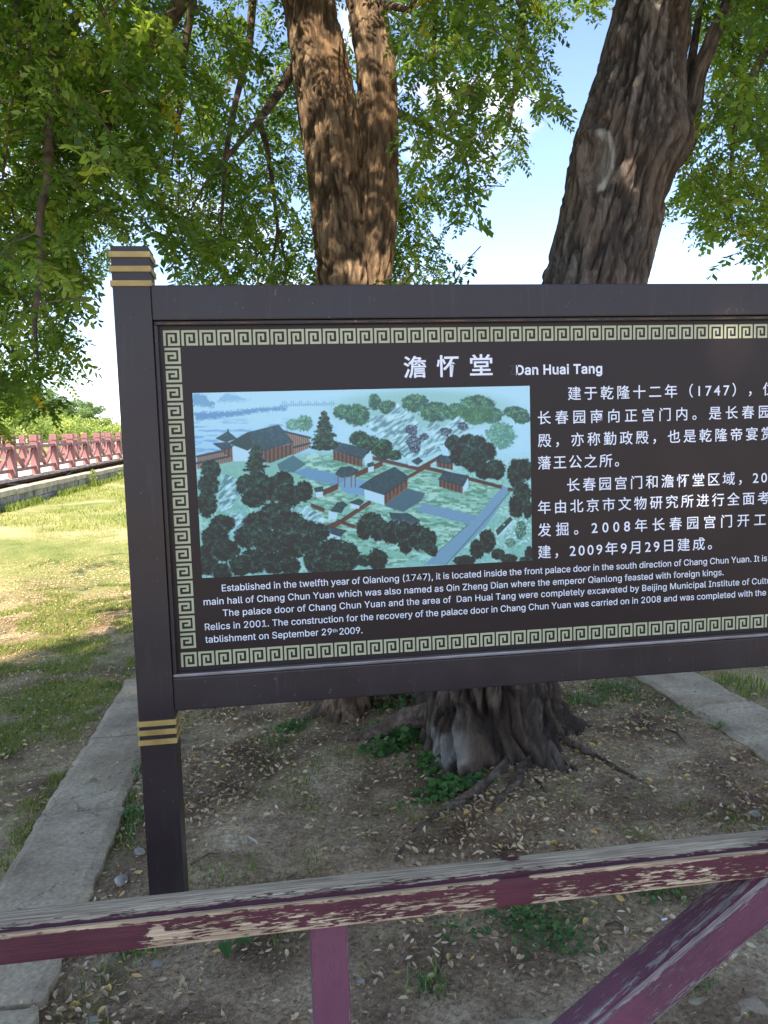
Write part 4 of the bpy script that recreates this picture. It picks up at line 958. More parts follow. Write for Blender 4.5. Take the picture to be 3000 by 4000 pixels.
EXC = [(1215, 0, 1390, 1105, 150, dA+.1), (1410, 30, 1470, 1105, 90, dA+.1), (2575, -50, 2330, 1105, 175, dB+.1), (2720, 100, 2690, 560, 60, dB)]
def crown(parent, n, outline, rr_, ff_, zz_, seed, mat, dens=None, ntw=(5, 9), scale=(.145, .215), density_hole=.40, fine=False):
    TPL = TPLF if fine else (TPLC if outline is None else TPL0)
    g = np.random.default_rng(seed); LB = []; LD = []; LS = []; LT = []; tw = MB(); made = 0; tries = 0
    while made < n and tries < 60:
        tries += 1; m_ = 4000
        r_ = g.uniform(*rr_, m_); f_ = g.uniform(*ff_, m_); z_ = g.uniform(*zz_, m_)
        p = r_[:, None]*np.array(GR)+f_[:, None]*np.array(GF)+np.stack([0*z_, 0*z_, z_], -1)
        px, py, dep = project(p)
        ok = inpoly(px, py, outline) if outline else np.ones(m_, bool)
        if dens: ok &= dens(r_, f_, z_, g)
        cl = fbm(p[:, 0]*1.25, p[:, 1]*1.25, p[:, 2]*1.25+seed, o=3); ok &= (cl > density_hole) 
        ok &= clear_of(px, py, dep, EXC)
        if len(EXC):          # a gap in the canopy lets the sun through to the forked trunk
            kk = (4.75-f_)/(math.cos(_side)*math.cos(SUN_EL)); zz_s = z_-kk*math.sin(SUN_EL); rr_s = r_+kk*math.sin(_side)*math.cos(SUN_EL)
            ok &= ~((np.abs(rr_s+.28) < .42) & (zz_s > 2.2) & (zz_s < 6.5) & (f_ < 4.8) & (g.random(m_) > .30))
        for i in np.where(ok)[0]:
            if made >= n: break
            L_ = g.uniform(.22, .5); az = g.uniform(0, 6.283)
            d0 = np.array([math.cos(az)*.8, math.sin(az)*.8, g.uniform(-.7, .35)]); k = int(g.integers(*ntw))
            q = p[i].copy(); pts = [q.copy()]; d = d0/np.linalg.norm(d0)
            for s_ in range(5):
                d = d+np.array([0, 0, -.22]); d /= np.linalg.norm(d); q = q+d*L_/5; pts.append(q.copy())
            tip = pts[-1]
            tx, ty, td = project(tip[None]-np.array([[0, 0, .06]]))
            if outline and not inpoly(tx, ty, outline)[0]: continue
            if not clear_of(tx, ty, td, EXC)[0]: continue
            tw.tube(pts[::1], [.004, .0035, .003, .0025, .002, .0012], 3)
            tb = g.uniform(0.12, .88)
            for s_ in range(k):
                t = (s_+.6)/k*5; a = int(min(4, t)); fr = t-a; b = pts[a]*(1-fr)+pts[a+1]*fr
                dd = (pts[a+1]-pts[a]); dd /= np.linalg.norm(dd); az2 = az+(1.2 if s_ % 2 else -1.2)+g.uniform(-.5, .5)
                dl = dd*.5+np.array([math.cos(az2), math.sin(az2), g.uniform(-.75, .05)])*.8
                LB.append(b); LD.append(dl/np.linalg.norm(dl)); LS.append(g.uniform(*scale)); LT.append(np.clip(tb*.6+g.uniform(0, .4) + (.35 if g.random() < .012 else 0), 0, 1))
            made += 1
    LB, LD, LS, LT = map(np.array, (LB, LD, LS, LT))
    VV = []; FF = []; TT = []; off = 0; pick = g.integers(0, len(TPL), len(LB))
    up = np.array([0, 0, 1.0])+g.normal(0, .35, (len(LB), 3)); sd = np.cross(up, LD); sd /= np.linalg.norm(sd, axis=1)[:, None]; nn = np.cross(LD, sd)
    for ti_, (vs, fs, tv) in enumerate(TPL):
        I = np.where(pick == ti_)[0]
        if not len(I): continue
        v = LB[I][:, None]+LS[I][:, None, None]*(vs[None, :, 0:1]*LD[I][:, None]+vs[None, :, 1:2]*sd[I][:, None]+vs[None, :, 2:3]*nn[I][:, None])
        VV.append(v.reshape(-1, 3)); FF.append((fs[None]+(np.arange(len(I))*len(vs))[:, None, None]+off).reshape(-1, 4)); off += len(I)*len(vs)
        TT.append(np.clip(LT[I][:, None]+tv[None], 0, 1).ravel())
    o = link('foliage', npmesh('foliage', np.concatenate(VV), np.concatenate(FF), False, {'tint': np.concatenate(TT)}), parent, M[mat]); tag(o, kind='stuff')
    o2 = tw.build('twigs', M['twig'], parent); tag(o2, kind='stuff')
    if 0: print('crown', made, 'twigs', len(LB), 'leaves', off, 'verts')
NA = NMUL
crown(tA, int(1500*NA), OL_A, (-3.2, 1.9), (3.2, 7.4), (1.4, 5.6), 1, 'leaf', density_hole=.40)
crown(tA, int(330*NA), OL_A, (-3.2, -.9), (2.9, 4.6), (1.3, 4.2), 4, 'leaf', scale=(.14, .21), density_hole=.38, fine=True)
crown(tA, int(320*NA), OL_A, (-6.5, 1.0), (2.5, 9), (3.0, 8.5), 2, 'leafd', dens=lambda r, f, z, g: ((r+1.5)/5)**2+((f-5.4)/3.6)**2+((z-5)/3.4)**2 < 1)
crown(tB, int(900*NA), OL_B, (1.3, 4.6), (3.4, 7.2), (1.9, 5.4), 3, 'leaf', density_hole=.36)
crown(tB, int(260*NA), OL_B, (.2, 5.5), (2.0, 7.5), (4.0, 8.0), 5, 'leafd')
crown(tB, int(330*NA), None, (-.1, 2.4), (.2, 3.1), (4.7, 6.8), 6, 'leafd', density_hole=0, scale=(.2, .28))  # overhead foliage out of view, added to shade the leaning trunk
crown(tA, int(110*NA), None, (-2.2, -.2), (.6, 3.2), (4.9, 6.8), 8, 'leafd', density_hole=.42, scale=(.2, .28))  # sparse out-of-view sprays added to break the sun into dapples on the forked trunk

# unseen tree added behind the viewer, crown shaped to shade sign and tree bed
def shade_tree(r0, f0, label, seed, c, rad, n, hole=0):
    p = GR*r0+GF*f0; t_ = treeobj('shade_tree', (p.x, p.y, 0), label); ct = GR*c[0]+GF*c[1]+Vector((0, 0, c[2]))
    me, _, _ = trunk_mesh('trunk', [p+Vector((0, 0, -.1)), p+Vector((.05, 0, 1.6)), p+Vector((.0, .1, 4.8)), p*.5+ct*.5, ct], [.36, .28, .24, .17, .08], 80, 160, .12, 5, .02, 9, 2, seed)
    link('trunk', me, t_, M['barkB'])
    for k in range(7):
        a = k*.92+seed; q = p*(.6-.06*k)+ct*(.4+.06*k); q.z = 5.5+.5*k; limb(t_, [q, q+Vector((math.cos(a), math.sin(a), .9)), q+Vector((math.cos(a)*2.6, math.sin(a)*2.6, 2.0))], [.10, .07, .02], 'barkB', seed=k+seed)
    crown(t_, n, None, (c[0]-rad[0], c[0]+rad[0]), (c[1]-rad[1], c[1]+rad[1]), (c[2]-rad[2], c[2]+rad[2]), seed, 'leafd', dens=lambda r, f, z, g: ((r-c[0])/rad[0])**2+((f-c[1])/rad[1])**2+((z-c[2])/rad[2])**2 < 1, ntw=(8, 12), scale=(.28, .38), density_hole=hole)
EXC = []
shade_tree(-3.4, -8.6, 'unseen tall locust tree added behind the viewer to shade the sign and tree bed', 41, (-2.9, -7.8, 10.5), (4.6, 3.5, 1.9), 1500)

# ------------------------------------------------------------------ footbridge on the left
bridge = empty('footbridge', tuple(bpt(0, 1.5, -.2))); tag(bridge, 'faded pink-red wooden footbridge with capped railing posts, beyond the lawn on the left', 'footbridge')
Hp = 1.02; SP = 2.12; S0, S1 = -9, 60; OFFN, OFFF = 0.0, 3.0
bu = bdir+Vector((0, 0, BSL)); upv = Vector((0, 0, 1))
capm = None; meshes = {}
def shared(name, key, maker, mat, parent, loc):
    """ link an object that shares the mesh made once by maker (built round the origin) """
    if key not in meshes: meshes[key] = maker(); meshes[key].materials.append(M[mat])
    o = bpy.data.objects.new(name, meshes[key]); COL.objects.link(o); o.parent = parent
    w = Vector((0, 0, 0)); q = parent
    while q: w += q.location; q = q.parent
    o.location = Vector(loc)-w; return o
pw = .105
def mk_post(): return MB().obox((0, 0, Hp*.5-.04), bdir*pw, bperp*pw, upv*(Hp*.5-.04)).mesh('railing_post')
def mk_cap():
    b = MB(); b.obox((0, 0, Hp+.075), bdir*(pw*1.06), bperp*(pw*1.06), upv*.095); b.obox((0, 0, Hp-.055), bdir*(pw*.78), bperp*(pw*.78), upv*.03); return b.mesh('cap', bevel=.018)
def mk_tr(): return MB().obox((0, 0, 0), bu*((SP-2*pw)/2-.002), bperp*.06, upv*.045).mesh('top_rail', bevel=.008)
def mk_br(): return MB().obox((0, 0, 0), bu*((SP-2*pw)/2-.002), bperp*.045, upv*.045).mesh('bottom_rail')
def mk_brace(s):
    return lambda: MB().bar(-bdir*(SP/2-.16)*s*1.0*.5 + upv*.27, bdir*(SP/2-.16)*s*.5 - upv*.27, bperp*.04, upv*.055).mesh('brace')
def mk_bal(): return MB().obox((0, 0, 0), bdir*.05, bperp*.035, upv*.30).mesh('baluster')
for off in (OFFN, OFFF):
    s = S0+(0 if off == 0 else .1)
    while s < S1:
        b0 = bpt(s, off); po = shared('railing_post', 'post', mk_post, 'pink', bridge, b0); shared('cap', 'cap', mk_cap, 'pink', po, b0)
        mid = bpt(s+SP/2, off)
        shared('top_rail', 'tr', mk_tr, 'pink', bridge, mid+upv*.84); shared('bottom_rail', 'br', mk_br, 'pink', bridge, mid+upv*.20)
        shared('brace', 'bl', mk_brace(1), 'pink', bridge, bpt(s+SP*.25+.04, off)+upv*.515); shared('brace', 'brr', mk_brace(-1), 'pink', bridge, bpt(s+SP*.75-.04, off)+upv*.515)
        s += SP
def mk_plank(): return MB().obox((0, 0, 0), bdir*.118, bperp*1.78, upv*.03).mesh('plank')
s = S0-1; k = 0
while s < S1 and k < 295:
    o = shared('plank', 'plank', mk_plank, 'plank', bridge, bpt(s, 1.5+random.uniform(-.03, .03), -.031+random.uniform(-.003, .003))); s += .243; k += 1
for off in (0.12, 1.5, 2.9): MB().bar(bpt(S0-1, off, -.13), bpt(S1, off, -.13), bperp*.07, upv*.065).build('girder', M['joist'], bridge)
def mk_joist(): return MB().obox((0, 0, 0), bdir*.09, bperp*1.6, upv*.08).mesh('joist')
s = S0
while s < S1: shared('joist', 'joist', mk_joist, 'joist', bridge, bpt(s, 1.5, -.34)); s += 1.5
s = S0
while s < S1:
    for off in (.25, 2.75): MB().bar(bpt(s, off, -1.9), bpt(s, off, -.42), bdir*.09, bperp*.09).build('pile', M['joist'], bridge)
    s += 4.5

# dry-stone retaining wall under the near edge
wall = empty('stone_wall', tuple(bpt(0, WOFF, -.9))); tag(wall, 'low grey stone retaining wall with long coping stones, under the near edge of the footbridge', 'wall')
def wz(s, top): 
    p = bpt(s, WOFF+.15); return float(zground(np.array([p.x+ -bperp.x*.6]), np.array([p.y-bperp.y*.6]))[0])
s = -9.0; rnd = random.Random(4)
WT = lambda s: wz(s, 0)+.43
while s < 45:
    L_ = rnd.uniform(1.3, 2.0); zt = WT(s+L_/2)
    c = bpt(s+L_/2, WOFF+.16); c.z = zt-.065
    MB().obox(c, bu*(L_/2-.012), bperp*(.20+rnd.uniform(-.01, .012)), upv*.065).build('coping_stone', M['stone2'], wall, bevel=.012); s += L_
for row in range(2):
    s = -9.0+row*.2; hh = .085
    while s < 40:
        L_ = rnd.uniform(.32, .62); zt = WT(s+L_/2)-.135-row*.172
        c = bpt(s+L_/2, WOFF+.17); c.z = zt-hh
        MB().obox(c, bu*(L_/2-.010), bperp*(.155+rnd.uniform(-.02, .015)), upv*(hh-.006)).build('stone', M['stone'], wall); s += L_
MB().bar(bpt(-9, WOFF+.24, -1.2), bpt(45, WOFF+.24, -1.2), bperp*.06, upv*.6).build('backing', M['joist'], wall)
c1, c2, c3 = bpt(-1.5, -.15, -.12), bpt(2.3, -.30, -.36), bpt(6.0, .05, -.16)
cb = MB().tube([c1, c1*.5+c2*.5-Vector((0, 0, .03)), c2, c2*.6+c3*.4-Vector((0, 0, .02)), c3], .022, 6).build('cable', M['cable']); tag(cb, 'thin grey cable sagging under the deck of the footbridge', 'cable')

# ------------------------------------------------------------------ trees beyond the pond
def far_tree(i, s, off, h, wd, tint, label, group=None, mat='far', gold=False):
    p = bpt(s, off); z0 = float(zground(np.array([p.x]), np.array([p.y]))[0]); base = Vector((p.x, p.y, z0))
    o = treeobj('leafy_tree', base, label, group=group); g = np.random.default_rng(900+i)
    tr = MB(); tr.tube([base-Vector((0, 0, .2)), base+Vector((g.uniform(-.2, .2), 0, h*.3)), base+Vector((g.uniform(-.4, .4), 0, h*.75))], [.16, .12, .05], 7)
    for k in range(5):
        a = g.uniform(0, 6.28); q = base+Vector((0, 0, h*(.22+.1*k))); tr.tube([q, q+Vector((math.cos(a)*wd*.35, math.sin(a)*wd*.35, h*.2))], [.06, .02], 5)
    tr.build('trunk', M['twig'], o)
    n = int(1500*max(.5, (wd*h/16)))
    # lobes
    nl = 13; lc = np.stack([g.normal(0, wd*.26, nl), g.normal(0, wd*.26, nl), g.uniform(.25, .88, nl)*h], -1); lr = g.uniform(.16, .30, nl)*wd
    pick = g.integers(0, nl, n); d = g.normal(0, 1, (n, 3)); d /= np.linalg.norm(d, axis=1)[:, None]
    rad_ = lr[pick]*g.uniform(.55, 1.05, n)**.6*(1+.25*g.normal(0, 1, n)*.5)
    c_ = lc[pick]+d*rad_[:, None]*np.array([1, 1, .8]); c_[:, 2] = np.maximum(c_[:, 2], .1)
    a = g.normal(0, 1, (n, 3)); a /= np.linalg.norm(a, axis=1)[:, None]; b = np.cross(a, g.normal(0, 1, (n, 3))); b /= np.linalg.norm(b, axis=1)[:, None]
    sz = g.uniform(.09, .22, n)[:, None]
    V = np.stack([c_-a*sz, c_+b*sz*.6, c_+a*sz, c_-b*sz*.6], 1).reshape(-1, 3)+np.array(base)
    tt = np.clip(tint+g.uniform(-.3, .3, nl)[pick]+g.uniform(-.2, .2, n), 0, 1)
    tag(link('crown', npmesh('crown', V, np.arange(n*4).reshape(-1, 4), False, {'tint': np.repeat(tt, 4)}), o, M[mat]), kind='stuff')
ORD = ['first', 'second', 'third', 'fourth', 'fifth', 'sixth', 'seventh', 'eighth', 'ninth', 'tenth', 'eleventh', 'twelfth', 'thirteenth', 'fourteenth', 'fifteenth', 'sixteenth', 'seventeenth', 'eighteenth', 'nineteenth', 'twentieth']
g = random.Random(12); cand = [[], [], []]
for s in np.arange(-40, 160, 4.2):
    for row, (o0, h0) in enumerate(((23, 3.0), (27, 5.0), (34, 9.8))):
        ss = s+g.uniform(-1.5, 1.5)+row*1.4; oo = o0+g.uniform(-1.2, 1.5); hh = h0*g.uniform(.8, 1.2); ww = (3.4+row*.7)*g.uniform(.85, 1.2); tt = (.62, .5, .35)[row]+g.uniform(-.15, .2)
        q = bpt(ss, oo); px, py, dp = project(np.array([tuple(q)]))
        if dp[0] > 3 and -450 < px[0] < 760: cand[row].append((px[0], ss, oo, hh, ww, tt))
i = 0
for row in range(3):
    for k, (px, ss, oo, hh, ww, tt) in enumerate(sorted(cand[row])):
        o_ = ORD[k] if k < 20 else 'twenty-'+ORD[k-20]
        far_tree(i, ss, oo, hh, ww, tt, o_+(' tree from the left in the low yellow-green row on the far bank', ' tree from the left in the middle green row on the far bank', ' tree from the left in the tall dark row at the back')[row], 'trees on the far bank', 'far' if row < 2 else 'far2'); i += 1
print('far trees', i)
for k in range(18):
    f = 44+(k*37 % 11); s = -4+k*3.6; p = GR*s+GF*f; v = p-Vector((A1.x, A1.y, 0))
    if v.dot(bperp) > WOFF-1: continue
    far_tree(200+k, v.dot(bdir), v.dot(bperp), 5.0+(k*29 % 13)*.25, 4.5+(k*17 % 7)*.3, .35+(k % 4)*.08, ORD[k]+' tree from the left in the row far beyond the lawn, hidden by the sign', 'trees far behind the sign', ('far', 'far2')[k % 2])

# ------------------------------------------------------------------ grass, leaf litter, pebbles, ivy
def scatter(n, xr, yr, seed, cond):
    g = np.random.default_rng(seed); x = g.uniform(*xr, n); y = g.uniform(*yr, n); k = cond(x, y, g); return x[k], y[k], g
def rf(x, y): return x*GR.x+y*GR.y, x*GF.x+y*GF.y
def blades(name, x, y, g, h, w_, lean=.6, tint=(.2, .9), z=None, mat='grass', k=None, one=False):
    n = len(x); z = zat(x, y) if z is None else z; az = g.uniform(0, 6.283, n); hh = g.uniform(.5, 1.3, n)*h; ww = g.uniform(.7, 1.3, n)*w_
    ln = g.uniform(.1, 1, n)*lean*hh; dx, dy = np.cos(az), np.sin(az); px, py = -dy, dx
    P0 = np.stack([x-px*ww, y-py*ww, z-.004], -1); P1 = np.stack([x+px*ww, y+py*ww, z-.004], -1)
    P2 = np.stack([x+dx*ln*.4+px*ww*.7, y+dy*ln*.4+py*ww*.7, z+hh*.6], -1); P3 = np.stack([x+dx*ln*.4-px*ww*.7, y+dy*ln*.4-py*ww*.7, z+hh*.6], -1); P4 = np.stack([x+dx*ln, y+dy*ln, z+hh], -1)
    if one:
        V = np.stack([P0, P1, P2+(P4-P2)*.7, P4], 1); F_ = (np.arange(n)*4)[:, None]+np.array([0, 1, 2, 3])
        return tag(link(name, npmesh(name, V.reshape(-1, 3), F_, False, {'tint': np.repeat(g.uniform(*tint, n), 4)}), None, M[mat]), kind='stuff')
    V = np.stack([P0, P1, P2, P3, P4, P4], 1); V[:, 5] = V[:, 4]-np.stack([px*ww*.1, py*ww*.1, 0*ww], -1)
    b = (np.arange(n)*6)[:, None]; F_ = np.concatenate([b+np.array([0, 1, 2, 3]), b+np.array([3, 2, 4, 5])])
    return tag(link(name, npmesh(name, V.reshape(-1, 3), F_, False, {'tint': np.repeat(g.uniform(*tint, n), 6)}), None, M[mat]), kind='stuff')
out_bed = lambda x, y: ~((x > -1.09) & (x < 2.69) & (y > 1.6) & (y < 5.42))
in_bed = lambda x, y: (x > -.73) & (x < 2.24) & (y > 1.99) & (y < 5.05)
def c_lawn(x, y, g):
    r_, f_ = rf(x, y); o_ = (x-A1.x)*bperp.x+(y-A1.y)*bperp.y
    return out_bed(x, y) & (o_ < WOFF-.05) & (np.abs(r_) < f_*.62+.6) & (fbm(x*.9, y*.9, 2.0, o=4) > g.uniform(.30, .56, len(x)))
x, y, g = scatter(300000, (-13, 3), (1.5, 15), 3, c_lawn); blades('grass', x, y, g, .022, .0022, 1.3, (.1, .85), one=True)
x, y, g = scatter(220000, (-16, 6), (14, 45), 4, c_lawn); blades('grass', x, y, g, .06, .007, 1.2, (.25, 1.0), one=True)
def c_tuft(th, cond): return lambda x, y, g: cond(x, y) & (fbm(x*3.2, y*3.2, 5.0, o=4) > th+g.uniform(0, .08, len(x)))
x, y, g = scatter(90000, (-3.8, 3.6), (1.3, 6.5), 5, c_tuft(.60, in_bed)); blades('grass', x, y, g, .03, .0018, 1.0, (0, .6))
x, y, g = scatter(240000, (-4.5, -1.07), (1.6, 9), 6, c_tuft(.46, lambda x, y: x < -1.07)); blades('grass', x, y, g, .026, .0024, 1.1, (.1, .8), one=True)
x, y, g = scatter(60000, (2.67, 6), (2.0, 9), 7, c_tuft(.55, lambda x, y: x > 2.67)); blades('grass', x, y, g, .055, .0026, .9, (0, .6))
# tufts at the inner side of the left kerb and along the wall
def clump(px, py, n, rad, h, seed, tint=(0, .5)):
    c = PZ(px, py, 0.0); g = np.random.default_rng(seed); x = g.normal(c.x, rad, n); y = g.normal(c.y, rad, n); return x, y
X_, Y_ = [], []
for k, (px, py, n, rd) in enumerate(((520, 3010, 260, .035), (500, 3120, 150, .04), (510, 3200, 200, .035), (470, 3270, 120, .03), (1140, 2850, 380, .06), (1350, 2760, 300, .07), (1480, 2760, 260, .06), (2400, 2700, 500, .10), (2300, 2750, 400, .09), (2480, 2740, 260, .07), (2820, 2860, 140, .03), (560, 3720, 200, .03), (1680, 3870, 160, .03), (2700, 3850, 160, .03), (2550, 3480, 220, .05), (1080, 2920, 160, .05))):
    x, y = clump(px, py, n, rd, 0, 50+k); X_.append(x); Y_.append(y)
x = np.concatenate(X_); y = np.concatenate(Y_); k_ = np.random.default_rng(7).random(len(x)) < .5; x = x[k_]+np.random.default_rng(6).normal(0, .02, k_.sum()); y = y[k_]; blades('grass', x, y, np.random.default_rng(8), .036, .0022, 1.1, (0, .9), mat='ivy')
s_ = np.random.default_rng(9).uniform(-9, 25, 9000); o_ = np.random.default_rng(10).normal(0, .10, 9000)
pp = [bpt(a, WOFF-.12-abs(b)) for a, b in zip(s_, o_) if fbm(np.array([a*1.3]), np.array([0.0]), 1.0, o=3)[0] > .47]
x = np.array([p.x for p in pp]); y = np.array([p.y for p in pp]); blades('grass', x, y, np.random.default_rng(12), .16, .009, .8, (.1, .6))

def litter(name, x, y, g, size, tint=(.2, .93), z=None, mat='litter', curl=1.0):
    n = len(x); z = zat(x, y) if z is None else z; L_ = size*g.uniform(.55, 1.25, n); w_ = L_*g.uniform(.22, .48, n); az = g.uniform(0, 6.283, n)
    d = np.stack([np.cos(az), np.sin(az), g.uniform(-.25, .45, n)], -1); d /= np.linalg.norm(d, axis=1)[:, None]
    up = np.array([0, 0, 1.0])+g.normal(0, .5, (n, 3)); s = np.cross(up, d); s /= np.linalg.norm(s, axis=1)[:, None]; nn = np.cross(d, s)
    c = np.stack([x, y, z+.004+L_*.12], -1); cu = (g.uniform(.1, 1.1, n)*curl*w_)[:, None]; L2, w2 = L_[:, None]/2, w_[:, None]/2
    tip = (g.uniform(-.1, .5, n)*L_)[:, None]
    V = np.stack([c-d*L2+nn*tip*.5, c-d*L2*.3-s*w2+nn*cu, c+d*L2*.45-s*w2*.9+nn*cu, c+d*L2+nn*tip, c+d*L2*.45+s*w2*.9+nn*cu, c-d*L2*.3+s*w2+nn*cu, c], 1)
    b = (np.arange(n)*7)[:, None]; F_ = np.concatenate([b+np.array([0, 1, 2, 6]), b+np.array([2, 3, 4, 6]), b+np.array([0, 6, 4, 5])])
    tt = g.uniform(*tint, n); tt = np.where(g.random(n) < .06, 1.0, tt)
    return tag(link(name, npmesh(name, V.reshape(-1, 3), F_, False, {'tint': np.repeat(tt, 7)}), None, M[mat]), kind='stuff')
x, y, g = scatter(11000, (-.72, 2.24), (1.99, 5.05), 21, lambda x, y, g: fbm(x*2.0, y*2.0, 9.0, o=3) > g.uniform(.2, .68, len(x))); litter('fallen_leaves', x, y, g, .029)
x, y, g = scatter(14000, (-.72, 2.24), (1.99, 5.05), 22, lambda x, y, g: g.random(len(x)) < .9); litter('fallen_leaves', x, y, g, .012, (0, .6))
x, y, g = scatter(36000, (-5.5, -1.06), (1.2, 11), 23, lambda x, y, g: fbm(x*1.5, y*1.5, 9.0, o=3) > g.uniform(.2, .7, len(x))); litter('fallen_leaves', x, y, g, .026)
x, y, g = scatter(9000, (2.66, 6.5), (2.4, 9), 24, lambda x, y, g: g.random(len(x)) < .8); litter('fallen_leaves', x, y, g, .022)
x, y, g = scatter(700, (-1.05, 2.66), (1.62, 5.4), 25, lambda x, y, g: ~in_bed(x, y)); litter('fallen_leaves', x, y, g, .02, z=np.full(len(x), .036))
x, y, g = scatter(90000, (-.8, 2.24), (1.2, 5.05), 27, lambda x, y, g: fbm(x*1.6, y*1.6, 3.0, o=3) > g.uniform(.3, .7, len(x))); blades('plant_debris', x, y, g, .010, .0009, 3.0, (0, 1), mat='debris', one=True)
x, y, g = scatter(50000, (-4.5, -1.06), (1.2, 9), 28, lambda x, y, g: g.random(len(x)) < .8); blades('plant_debris', x, y, g, .012, .0012, 3.5, (0, 1), mat='debris', one=True)
def pebbles(name, x, y, g, size):
    n = len(x); base = np.array([(math.cos(a)*math.cos(b), math.sin(a)*math.cos(b), math.sin(b)) for b in (-.6, .35) for a in np.arange(6)*math.pi/3+(b > 0)*.5]+[(0, 0, 1), (0, 0, -1)])
    r_ = size*g.uniform(.4, 1.2, n)**1.5; sc_ = np.stack([g.uniform(.8, 1.5, n), g.uniform(.7, 1.1, n), g.uniform(.5, .8, n)], -1)*r_[:, None]
    V = base[None]*sc_[:, None]*(1+g.uniform(-.15, .15, (n, 14, 1))); a = g.uniform(0, 6.28, n); ca, sa = np.cos(a)[:, None], np.sin(a)[:, None]
    Vx = V[..., 0]*ca-V[..., 1]*sa; Vy = V[..., 0]*sa+V[..., 1]*ca; V = np.stack([Vx, Vy, V[..., 2]], -1)+np.stack([x, y, zat(x, y)+r_*.25], -1)[:, None]
    F_ = [(k, (k+1) % 6, 6+(k+1) % 6 if False else 6+k, 6+k) for k in range(0)]
    T_ = []
    for k in range(6): T_ += [(k, (k+1) % 6, 6+k), ((k+1) % 6, 6+(k+1) % 6, 6+k), (6+k, 6+(k+1) % 6, 12), ((k+1) % 6, k, 13)]
    F_ = (np.array(T_)[None]+(np.arange(n)*14)[:, None, None]).reshape(-1, 3)
    return tag(link(name, npmesh(name, V.reshape(-1, 3), F_, True), None, M['pebble']), kind='stuff')
x, y, g = scatter(900, (-.72, 2.24), (1.99, 5.0), 31, lambda x, y, g: fbm(x*1.7, y*1.7, 4.0, o=3) > g.uniform(.3, .65, len(x))); pebbles('small_pebbles', x, y, g, .0075)

# low ivy and creeping weeds round the feet of the trees
def leafclump(name, spots, seed, size, mat='ivy', tint=(0, .55)):
    g = np.random.default_rng(seed); xs, ys, zs, ss = [], [], [], []
    for (px, py, n, rd, h) in spots:
        c = PZ(px, py, 0.0); x = g.normal(c.x, rd, n); y = g.normal(c.y, rd*.8, n); z = zat(x, y)+g.uniform(.0, h, n)*np.exp(-((x-c.x)**2+(y-c.y)**2)/(2*rd*rd)); xs.append(x); ys.append(y); zs.append(z); ss.append(np.full(n, size))
    x, y, z, s0 = map(np.concatenate, (xs, ys, zs, ss)); n = len(x); s0 = s0*g.uniform(.5, 1.3, n)
    az = g.uniform(0, 6.283, n); d = np.stack([np.cos(az), np.sin(az), g.uniform(-.5, .4, n)], -1); d /= np.linalg.norm(d, axis=1)[:, None]
    up = np.array([0, -.35, 1.0])+g.normal(0, .45, (n, 3)); s = np.cross(up, d); s /= np.linalg.norm(s, axis=1)[:, None]; nn = np.cross(d, s); c = np.stack([x, y, z+.008], -1); q = s0[:, None]
    heart = ((0, 0, 0), (-.12, .45, .06), (.30, .58, .05), (.75, .34, .0), (1.1, 0, -.08), (.75, -.34, .0), (.30, -.58, .05), (-.12, -.45, .06))
    V = np.stack([c+q*(d*a+s*b+nn*e) for a, b, e in heart], 1); b = (np.arange(n)*8)[:, None]
    F_ = np.concatenate([b+np.array([0, 1, 2, 3]), b+np.array([0, 3, 4, 5]), b+np.array([0, 5, 6, 7])])
    return tag(link(name, npmesh(name, V.reshape(-1, 3), F_, False, {'tint': np.repeat(g.uniform(*tint, n), 8)}), None, M[mat]), kind='stuff')
leafclump('ivy', [(1540, 2760, 150, .10, .18), (1430, 2770, 90, .09, .12), (1640, 2740, 60, .07, .22), (1560, 2935, 120, .06, .08), (1500, 2960, 80, .06, .05), (1700, 3010, 130, .06, .06), (1760, 3080, 110, .06, .03), (1690, 3120, 60, .05, .02), (1830, 3060, 50, .05, .02), (1640, 2890, 80, .05, .12), (1130, 2860, 40, .05, .05), (1480, 2880, 60, .05, .05)], 61, .026)
leafclump('creeping_weeds', [(2100, 3620, 220, .08, .02), (1980, 3560, 120, .06, .02), (2200, 3680, 130, .06, .015), (1800, 3660, 60, .06, .02), (2560, 3500, 90, .04, .03), (2400, 2700, 160, .10, .05), (2300, 2760, 120, .09, .04), (2620, 2800, 80, .10, .03), (530, 3040, 50, .03, .04), (510, 3180, 60, .035, .03)], 62, .012)
x, y, g = scatter(3000, (-4.2, -1.1), (2.2, 8), 63, c_tuft(.56, lambda x, y: x < -1.1))
litter('creeping_weeds', x, y, g, .03, (0, .6), mat='ivy')

# ------------------------------------------------------------------ a few single things on the ground
def rest(px, py, up_=0.0): p = PZ(px, py, 0.01); p.z = float(zat(p.x, p.y)[0])+up_; return p
def twig(px0, py0, px1, py1, r, label, mid=0.012):
    a, b = rest(px0, py0, r), rest(px1, py1, r); c = (a+b)/2+Vector((.01, .012, mid)); tag(MB().tube([a, a*.5+c*.5, c, c*.5+b*.5, b], [r, r*.9, r*.85, r*.7, r*.4], 6).build('fallen_twig', M['twig'], smooth=True), label, 'twig')
twig(1548, 3360, 1580, 3300, .009, 'short dark twig just above the handrail, left of centre')
twig(745, 3385, 860, 3330, .004, 'thin dry twig lying right of the sign post')
twig(2600, 2860, 2680, 2915, .006, 'pale broken stick near the right kerb')
twig(755, 2925, 815, 2955, .003, 'thin bent twig right of the gold bands on the sign post')
twig(2350, 3610, 2450, 3620, .003, 'thin pale twig below the right part of the handrail')
twig(1690, 3870, 1770, 3620, .003, 'thin brown stalk lying under the handrail between upright and brace')
